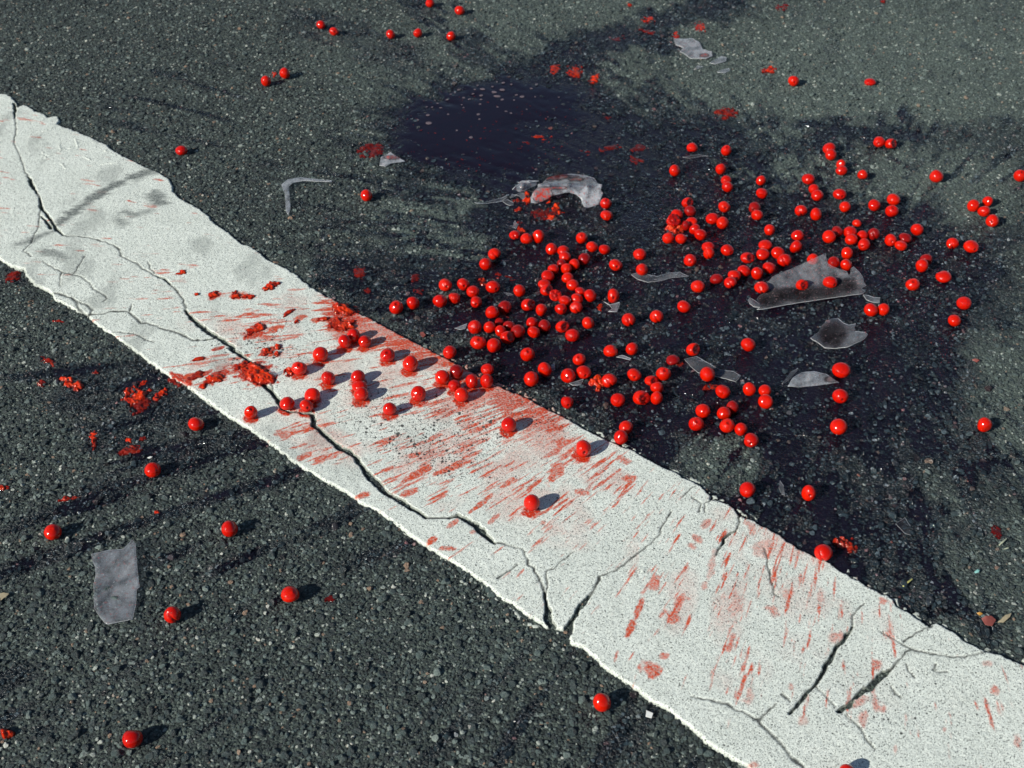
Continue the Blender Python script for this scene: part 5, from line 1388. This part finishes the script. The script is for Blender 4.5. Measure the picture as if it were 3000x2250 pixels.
# ================================================================== CHERRIES
def cherry_mesh(kind, seed, hi=4):
    """unit cherry resting on z=-1 flattened; holes and creases face -Y (the side the photograph sees) or up"""
    bm = bmesh.new()
    bmesh.ops.create_icosphere(bm, subdivisions=hi + 1, radius=1)
    co = np.array([v.co[:] for v in bm.verts])
    fc = np.array([[v.index for v in f.verts] for f in bm.faces])
    bm.free()
    r = np.random.default_rng(seed)
    d = co / np.linalg.norm(co, axis=1)[:, None]
    rad = np.ones(len(d))
    for _ in range(7):                                    # broad dents and bulges
        ax = r.normal(size=3); ax /= np.linalg.norm(ax)
        rad += r.uniform(-.17, .08) * np.exp(-(1 - d @ ax) * r.uniform(2, 6))
    rad += .018 * (fbm(d[:, 0] * 3 + seed, d[:, 1] * 3 + d[:, 2] * 2.3, seed, 3) - .5)
    hole = np.zeros(len(d))

    def dimple(ax, width, depth, ring=.04, dark=1.0):
        ax = np.array(ax, float); ax /= np.linalg.norm(ax)
        ang = np.arccos(np.clip(d @ ax, -1, 1))
        nz = fbm(d[:, 0] * 9, d[:, 2] * 9 + d[:, 1] * 7, seed + 3, 2) - .5
        a = ang * (1 + nz * .7)
        nonlocal rad, hole
        rad = rad - depth * np.exp(-(a / width) ** 4) + ring * np.exp(-((a - width * 1.35) / (width * .45)) ** 2)
        hole = np.maximum(hole, dark * np.exp(-(a / (width * .95)) ** 6))

    def crease(n, width, depth, side, dark=.35):
        n = np.array(n, float); n /= np.linalg.norm(n)
        s = np.array(side, float); s /= np.linalg.norm(s)
        k = d @ n + (fbm(d[:, 0] * 4, d[:, 2] * 4, seed, 2) - .5) * .2
        m = sstep(.15, .6, d @ s)
        nonlocal rad, hole
        rad = rad - depth * np.exp(-(k / width) ** 2) * m
        hole = np.maximum(hole, dark * np.exp(-(k / (width * .6)) ** 2) * m)

    if kind == 'hole': dimple((.12, -1, .30), .20, .22, .05)
    elif kind == 'side_hole': dimple((.45, -.8, .15), .19, .20, .05)
    elif kind == 'top': dimple((.1, -.42, .9), .26, .20, .05, .7)
    elif kind == 'split': crease((.85, .1, .45), .11, .22, (.5, -.85, .1))
    elif kind == 'torn':
        k = d @ (np.array([.72, -.45, .5]) / np.linalg.norm([.72, -.45, .5])) + (fbm(d[:, 0] * 5, d[:, 2] * 5, seed, 3) - .5) * .22
        rad = rad - .50 * sstep(.62, .74, k) + .07 * np.exp(-((k - .6) / .05) ** 2)
        hole = sstep(.64, .74, k) * .55
    elif kind == 'open':
        k = d @ (np.array([.35, -.5, .8]) / np.linalg.norm([.35, -.5, .8])) + (fbm(d[:, 0] * 4, d[:, 2] * 4 + d[:, 1] * 3, seed, 3) - .5) * .38
        rad = rad - .62 * sstep(.35, .52, k) + .12 * np.exp(-((k - .33) / .06) ** 2)
        hole = sstep(.38, .55, k) * .4
    elif kind == 'wrinkled':
        crease((.2, .1, 1), .07, .07, (.1, -.9, .3), .1); crease((.9, .2, -.3), .06, .06, (.3, -.9, .2), .1)
        dimple((.35, -.8, .45), .13, .07, .03, .3)
    elif kind == 'stub':
        ax = np.array([.30, -.35, .92]); ax /= np.linalg.norm(ax)
        rad = rad + .16 * np.exp(-(np.arccos(np.clip(d @ ax, -1, 1)) / .13) ** 2)
    elif kind == 'bean':
        ax = np.array([-.25, -.1, 1]); ax /= np.linalg.norm(ax)
        rad = rad - .20 * np.exp(-(1 - d @ ax) * 5)
    P = d * rad[:, None]
    P[:, 2] = np.where(P[:, 2] < -.86, -.86 + (P[:, 2] + .86) * .3, P[:, 2])
    me = mesh_np('cherry', P, fc, True, {'hole': np.clip(hole, 0, 1)})
    me.materials.append(M_CHERRY)
    return me


KIND = {'p': 'plain', 'h': 'hole', 'i': 'side_hole', 't': 'top', 's': 'split', 'd': 'torn', 'o': 'open', 'w': 'wrinkled', 'n': 'stub', 'b': 'bean', 'f': 'plain'}
CMESH = {}
for k, nm in KIND.items():
    CMESH[k] = [cherry_mesh(nm, 100 + 13 * i + ord(k), 3) for i in range(6 if k == 'p' else 3)]

# tile, x, y, rx, ry, kind (plus * = deep red), label
CH = CHERRY_TABLE

WORLD = []
for (tl, x, y, rx, ry, kd, lab) in CH:
    cx, cy = px(tl, x, y)
    s = TILES[tl][2]
    rpx, rpy = rx / s, ry / s
    r = .010
    base = .0006
    for _ in range(5):
        c = unproject(cx, cy, base + r * .93 * min(1.0, rpy / rpx))
        b_, d_ = stripe_body(c[0], c[1])
        base = .0046 if (b_ > .55 and d_ > 0) else (.0008 if d_ < 0 else .0022)
        r = float(rpx / F * project(c)[2])
    WORLD.append([c[0], c[1], base, r, r * min(1.15, max(.45, rpy / rpx))])
WA = np.array(WORLD)
org = WA.copy()
for it in range(60):                                  # ease overlapping neighbours apart
    moved = False
    for i in range(len(WA)):
        dx = WA[:, 0] - WA[i, 0]; dy = WA[:, 1] - WA[i, 1]
        dist = np.hypot(dx, dy)
        need = (WA[:, 3] + WA[i, 3]) * .955
        for j in np.where((dist < need) & (np.arange(len(WA)) > i))[0]:
            dd = max(dist[j], 1e-5)
            push = (need[j] - dd) * .5
            ux, uy = dx[j] / dd * .75, dy[j] / dd
            nn = math.hypot(ux, uy) or 1
            WA[i, 0] -= ux / nn * push; WA[i, 1] -= uy / nn * push
            WA[j, 0] += ux / nn * push; WA[j, 1] += uy / nn * push
            moved = True
    if not moved: break

count = {}
for (tl, x, y, rx, ry, kd, lab), (wx, wy, bz, r, rz) in zip(CH, WA):
    dark = .75 if '*' in kd else .0
    k = kd[0]
    i = count[k] = count.get(k, -1) + 1
    o = link('cherry', CMESH[k][i % len(CMESH[k])])
    sq = .80 if k != 'f' else 1.0
    zr = r * (1 + (rz / r - 1) * 1.25) if k != 'f' else rz
    zr = max(zr, r * .5)
    o.location = (wx, wy, bz + zr * (.86 if k != 'f' else .55))
    yaw = rng.uniform(0, 6.283) if k == 'p' else math.atan2(-wx, wy) * .9 + rng.uniform(-.25, .25)
    o.rotation_euler = (0, 0, yaw)
    o.scale = (r, r * rng.uniform(.95, 1.03), zr)
    if k == 'p':
        o.rotation_euler = (rng.uniform(-.35, .35), rng.uniform(-.35, .35), yaw)
    o.color = (dark, rng.uniform(.15, 1) if k in 'wodtsh' else rng.uniform(0, .5), 0, 1)
    tag(o, lab, 'cherry', 'cherries scattered on the road')
    b_, d_ = stripe_body(wx, wy)
    if d_ > .001: STAIN_RINGS.append((wx - .0008, wy - .0022, r * .92))

# ================================================================== CRUSHED CHERRY PULP
def pulp(tl, x, y, rx, ry, deg, bright, thick, lab, dz=0.0):
    s = TILES[tl][2]
    cx, cy = px(tl, x, y)
    n = int(np.clip(max(rx, ry) / s * 2.0, 20, 84))
    u, v = np.meshgrid(np.linspace(-1.35, 1.35, n), np.linspace(-1.35, 1.35, n))
    c, sn = math.cos(math.radians(deg)), math.sin(math.radians(deg))
    ax, ay = u * rx / s, v * ry / s
    qx, qy = cx + ax * c - ay * sn, cy + ax * sn + ay * c
    c0 = unproject(cx, cy, 0)
    b_, d_ = stripe_body(c0[0], c0[1])
    base = (.0042 if d_ > .001 else .0002) + dz
    P = unproject(qx, qy, base)
    sd = int(rng.integers(0, 999))
    lx, ly = P[..., 0], P[..., 1]
    size = max(rx, ry) / s * .5e-3
    f1 = fbm(lx / size * 1.6 + sd, ly / size * 1.6, sd, 3)
    f2 = fbm(lx * 190 + sd, ly * 190, sd + 1, 2)
    f3 = fbm(lx * 480 + sd, ly * 480, sd + 7, 2)
    f = 1 - (u * u + v * v) * 1.05 + (f1 - .5) * 2.6 + (f2 - .5) * 1.5 + (f3 - .5) * .4
    z = thick * .5e-3 * np.clip(f, 0, 1.2) ** .75 * (.6 + .5 * sstep(.2, .8, f2)) * (.6 + .8 * f1)
    z = np.where(f > 0, z, -.0003)
    edgecut = (np.abs(u) > 1.3) | (np.abs(v) > 1.3)
    z = np.where(edgecut, -.0008, z)
    keep = (f > 0) & ~edgecut
    Fq = grid_faces(n, n)
    Fq = Fq[keep.ravel()[Fq].any(1)]
    if len(Fq) == 0: return
    V = np.stack([lx, ly, P[..., 2] + z], -1).reshape(-1, 3)
    V2, F2, A2 = compact(V, Fq, {'thick': np.clip(f, 0, 1).ravel()})
    o0 = V2.mean(0); o0[2] = base
    me = mesh_np('cherry_pulp', V2 - o0, F2, True, A2)
    me.materials.append(M_PULP)
    o = link('cherry_pulp', me)
    o.location = o0
    o.color = (bright, 0, 0, 1)
    tag(o, lab, 'cherry pulp', 'crushed cherry pulp on the road')
    return o


for row in PULP_TABLE: pulp(*row)

# ================================================================== SHARDS OF THE JAR
def shard(tl, outline, inner, milky, spots, lab, thick=1.1, name='glass_shard', smear=None, mats=None):
    """outline/inner points: x, y in the tile, height in mm"""
    pts = [(p[0], p[1], p[2] if len(p) > 2 else 1.0) for p in outline]
    # roughen the broken edge a little
    ring = []
    for a, b in zip(pts, pts[1:] + pts[:1]):
        L = math.hypot(b[0] - a[0], b[1] - a[1]) / TILES[tl][2]
        k = max(1, int(L / 9))
        for q in range(k):
            f = q / k
            j = 0 if q == 0 else 1.1 * TILES[tl][2]
            ring.append((a[0] + (b[0] - a[0]) * f + rng.uniform(-.5, .5) * j, a[1] + (b[1] - a[1]) * f + rng.uniform(-.5, .5) * j, a[2] + (b[2] - a[2]) * f))
    ctrl = np.array(ring + [tuple(p) for p in inner], float)
    R = np.array(ring)
    x0, y0, x1, y1 = R[:, 0].min(), R[:, 1].min(), R[:, 0].max(), R[:, 1].max()
    stp = max((x1 - x0), (y1 - y0)) / 26
    inn = [(p[0], p[1]) for p in inner]
    gxs, gys = np.arange(x0, x1, stp), np.arange(y0, y1, stp)
    for gxx in gxs:
        for gyy in gys:
            ins = False
            for (ax, ay, _), (bx, by, _) in zip(ring, ring[1:] + ring[:1]):
                if (ay > gyy) != (by > gyy) and gxx < ax + (gyy - ay) * (bx - ax) / (by - ay): ins = not ins
            if ins and np.hypot(R[:, 0] - gxx, R[:, 1] - gyy).min() > stp * .55: inn.append((gxx, gyy))
    allp = [(p[0], p[1]) for p in ring] + inn
    nr = len(ring)
    res = delaunay_2d_cdt([Vector(p) for p in allp], [], [list(range(nr))], 1, 1e-4)
    vv, ff = res[0], res[2]
    V2d = np.array([v[:] for v in vv])
    d2 = (V2d[:, None, 0] - ctrl[None, :, 0]) ** 2 + (V2d[:, None, 1] - ctrl[None, :, 1]) ** 2
    cs = ctrl[:, :2]
    A = np.hypot(cs[:, None, 0] - cs[None, :, 0], cs[:, None, 1] - cs[None, :, 1]) + np.eye(len(cs)) * -stp * .15
    Pm = np.c_[np.ones(len(cs)), cs / 500]
    K = np.block([[A, Pm], [Pm.T, np.zeros((3, 3))]])
    sol = np.linalg.solve(K, np.r_[ctrl[:, 2], 0, 0, 0])
    zz = np.clip(np.sqrt(d2) @ sol[:len(cs)] + np.c_[np.ones(len(V2d)), V2d / 500] @ sol[len(cs):], .3, 34)
    qx, qy = np.array([px(tl, a, b) for a, b in V2d]).T
    P = unproject(qx, qy, zz * 1e-3 + .0012)
    o0 = P.mean(0); o0[2] = 0
    bm = bmesh.new()
    vs = [bm.verts.new(p - o0) for p in P]
    for f in ff:
        try: bm.faces.new([vs[i] for i in f])
        except ValueError: pass
    bmesh.ops.recalc_face_normals(bm, faces=bm.faces)
    if sum(f.normal.z for f in bm.faces) < 0: bmesh.ops.reverse_faces(bm, faces=bm.faces)
    me = bpy.data.meshes.new(name)
    bm.to_mesh(me); bm.free()
    me.polygons.foreach_set('use_smooth', [True] * len(me.polygons))
    at = me.attributes.new('juice', 'FLOAT', 'POINT')
    jv = np.zeros(len(me.vertices))
    if smear:
        for (ex, ey, erx, ery, am) in smear:
            jj = am * (1 - sstep(.6, 1.3, np.hypot((V2d[:, 0] - ex) / erx, (V2d[:, 1] - ey) / ery)))
            jv = np.maximum(jv, jj[:len(jv)] if len(jj) >= len(jv) else np.pad(jj, (0, len(jv) - len(jj))))
    at.data.foreach_set('value', jv.astype(np.float32))
    for m_ in (mats or (M_GLASS, M_RIM)): me.materials.append(m_)
    o = link(name, me)
    o.location = o0
    md = o.modifiers.new('thickness', 'SOLIDIFY')
    md.thickness = thick * 1e-3
    md.offset = 0
    md.use_rim = True
    md.material_offset_rim = 1
    o.color = (milky, spots, 0, 1)
    return o


for row in SHARD_TABLE:
    o = shard(*row[:6], **(row[6] if len(row) > 6 else {}))
    tag(o, row[5], 'glass shard', 'shards of the broken jar')

marking = build_marking()

# ================================================================== SMALL THINGS
M_STRAW = mat_plain('dry_grass', (.50, .48, .16))
M_PALE = mat_plain('pale_stalk', (.42, .45, .33))
M_TURQ = mat_plain('turquoise_chip', (.22, .48, .45))
M_LEAF = mat_plain('dead_leaf', (.38, .19, .03), .5)
M_PINK = mat_plain('brown_leaf', (.20, .055, .045), .45)
M_CHIP = mat_plain('white_chip', (.66, .68, .66))
M_WOOD = mat_plain('pale_splinter', (.40, .34, .22))
M_FOAM = None


def flake(tl, outline, mat, name, lab, cat, thick=.8):
    o = shard(tl, outline, [], 1, 0, lab, thick=thick, name=name, mats=(mat, mat))
    return tag(o, lab, cat)


flake('T22', [(1424, 480, 2), (1455, 452, 3), (1486, 431, 2), (1491, 437, 2), (1465, 458, 3), (1431, 485, 2)], M_STRAW, 'grass_blade', 'short yellow dry grass blade on wet asphalt near the line, lower right', 'grass blade')
flake('T22', [(2048, 213, 2), (2070, 190, 3), (2098, 170, 2), (2102, 174, 2), (2076, 200, 3), (2052, 218, 2)], M_PALE, 'plant_stalk', 'upper pale dry stalk on streaky asphalt at right', 'plant stalk')
flake('T22', [(2072, 243, 2), (2100, 230, 3), (2118, 232, 2), (2104, 238, 2)], M_PALE, 'plant_stalk', 'lower short pale stalk on streaky asphalt at right', 'plant stalk')
flake('T22', [(1890, 388, 2), (1910, 372, 3), (1925, 376, 2), (1918, 392, 2), (1895, 397, 1)], M_TURQ, 'paint_chip', 'small turquoise chip on streaky asphalt at right', 'paint chip')
flake('T22', [(1905, 655, 2), (1925, 646, 4), (1945, 658, 2), (1925, 672, 1)], M_LEAF, 'leaf', 'small orange leaf scrap in the wet gutter at lower right', 'leaf')
flake('T22', [(1935, 690, 2), (1965, 672, 5), (2000, 672, 4), (2030, 700, 2), (2005, 740, 1), (1960, 730, 1)], M_PINK, 'leaf', 'wet reddish brown leaf in the gutter at lower right', 'leaf')
flake('T22', [(2040, 715, 2), (2090, 668, 4), (2130, 655, 3), (2120, 680, 2), (2075, 718, 1)], M_WOOD, 'wood_splinter', 'pale brown splinter near the right edge beside the wet leaf', 'splinter')
flake('T12', [(1976, 1284, 2), (2021, 1304, 2.5), (2010, 1338, 2), (1972, 1326, 1.5)], M_CHIP, 'paint_chip', 'white four-sided paint chip on asphalt beside the line near the bottom', 'paint chip')
flake('T02', [(-4, 530, 3), (25, 522, 3), (60, 530, 2), (40, 550, 2), (5, 572, 2)], M_WOOD, 'wood_splinter', 'pale tan splinter cut by the left edge below the line', 'splinter')
flake('T21', [(1872, 672, 2), (1895, 664, 4), (1925, 675, 3), (1905, 690, 1)], M_PINK, 'leaf', 'small brown leaf scrap on wet asphalt at the right', 'leaf')
flake('T01', [(952, 1308, 2), (975, 1297, 3), (990, 1300, 2), (968, 1314, 1)], M_CHIP, 'paint_chip', 'tiny white chip above the crumpled cherry on dry asphalt', 'paint chip')
flake('T11', [(510, 498, 1), (530, 492, 3), (548, 512, 2), (530, 528, 1), (515, 515, 2)], M_PINK, 'leaf', 'tiny pinkish scrap on wet asphalt above the line’s cherries', 'scrap')

# bubbles floating on the pool
def mat_foam():
    t = NT('foam')
    n = t.noise(t.coord(), 900, 2, .6)
    b = t.bsdf(Base_Color=t.mix(t.rng(n, .4, .6), (.09, .065, .075), (.26, .20, .215)), Roughness=.3, Normal=t.bump(n, .001, .8))
    return t.surf(b)


M_FOAM = mat_foam()
bm = bmesh.new()
bmesh.ops.create_uvsphere(bm, u_segments=20, v_segments=9, radius=1)
bmesh.ops.delete(bm, geom=[v for v in bm.verts if v.co.z < -.05], context='VERTS')
for v in bm.verts:
    rr = math.hypot(v.co.x, v.co.y)
    v.co.z = .30 * v.co.z - (.16 if rr < .35 else 0)
fm = bpy.data.meshes.new('foam_bubble')
bm.to_mesh(fm); bm.free()
fm.materials.append(M_FOAM)
fm.polygons.foreach_set('use_smooth', [True] * len(fm.polygons))
BUB = [(698, 108, 19), (543, 155, 21), (630, 177, 24), (652, 208, 28), (906, 150, 15), (795, 198, 15), (838, 211, 21), (533, 202, 17), (690, 232, 16), (532, 232, 13), (525, 266, 13), (445, 230, 15), (403, 219, 14),
       (366, 160, 15), (485, 157, 11), (472, 190, 13), (690, 160, 22), (617, 136, 11), (650, 100, 10), (137, 348, 19), (143, 408, 25), (60, 384, 15), (232, 294, 13), (168, 289, 12), (128, 286, 10), (280, 234, 13), (188, 238, 10),
       (388, 271, 9), (402, 292, 9), (512, 342, 15), (520, 378, 12), (655, 287, 12), (718, 320, 12), (754, 333, 13), (945, 118, 13), (457, 514, 20), (506, 126, 9), (757, 119, 12), (307, 192, 10), (338, 182, 9), (287, 342, 11), (208, 261, 9),
       (778, 236, 10), (935, 212, 10), (352, 462, 11), (872, 305, 8), (1110, 215, 8)]
for (bx_, by_, br_) in BUB:
    c = unproject(1200 + bx_ / 2.54, 200 + by_ / 2.54, .0036)
    rr = br_ / 2.54 / F * project(c)[2] * .92
    o = link('foam_bubble', fm)
    o.location = (c[0], c[1], .00355)
    o.scale = (rr * rng.uniform(.75, 1.1), rr * rng.uniform(.6, .95), rr * .7)
    o.rotation_euler = (0, 0, rng.uniform(0, 6))
    tag(o, 'small pinkish foam bubble floating on the dark pool of juice', 'bubble', 'foam bubbles on the pool of juice')

# shreds of skin drifting in the pool, too many to count
V, Fc = [], []
for k in range(150):
    a, q = rng.uniform(0, 6.283), math.sqrt(rng.random())
    ox, oy = 1060 + 215 * q * math.cos(a), 285 + 85 * q * math.sin(a) + rng.uniform(-5, 12)
    c = unproject(ox / .73733, oy / .73733, .0037)
    r, yaw = rng.uniform(.0006, .0026) * (.6 if k > 40 else 1.1), rng.uniform(0, 3.14)
    pts = [(math.cos(t) * r * rng.uniform(.6, 1.5), math.sin(t) * r * rng.uniform(.3, .8)) for t in np.arange(0, 6.2, 1.05)]
    b0 = len(V)
    V.append((c[0], c[1], .0042))
    for u_, v_ in pts:
        V.append((c[0] + u_ * math.cos(yaw) - v_ * math.sin(yaw), c[1] + u_ * math.sin(yaw) + v_ * math.cos(yaw), .00365))
    for q_ in range(6): Fc.append((b0, b0 + 1 + q_, b0 + 1 + (q_ + 1) % 6))
me = mesh_np('skin_shreds', np.array(V), np.array(Fc), True, {'thick': np.full(len(V), .5)})
me.materials.append(M_PULP)
o = link('skin_shreds', me)
o.color = (.25, 0, 0, 1)
tag(o, 'tiny red shreds of cherry skin floating in the dark pool', 'skin shreds', kind='stuff')
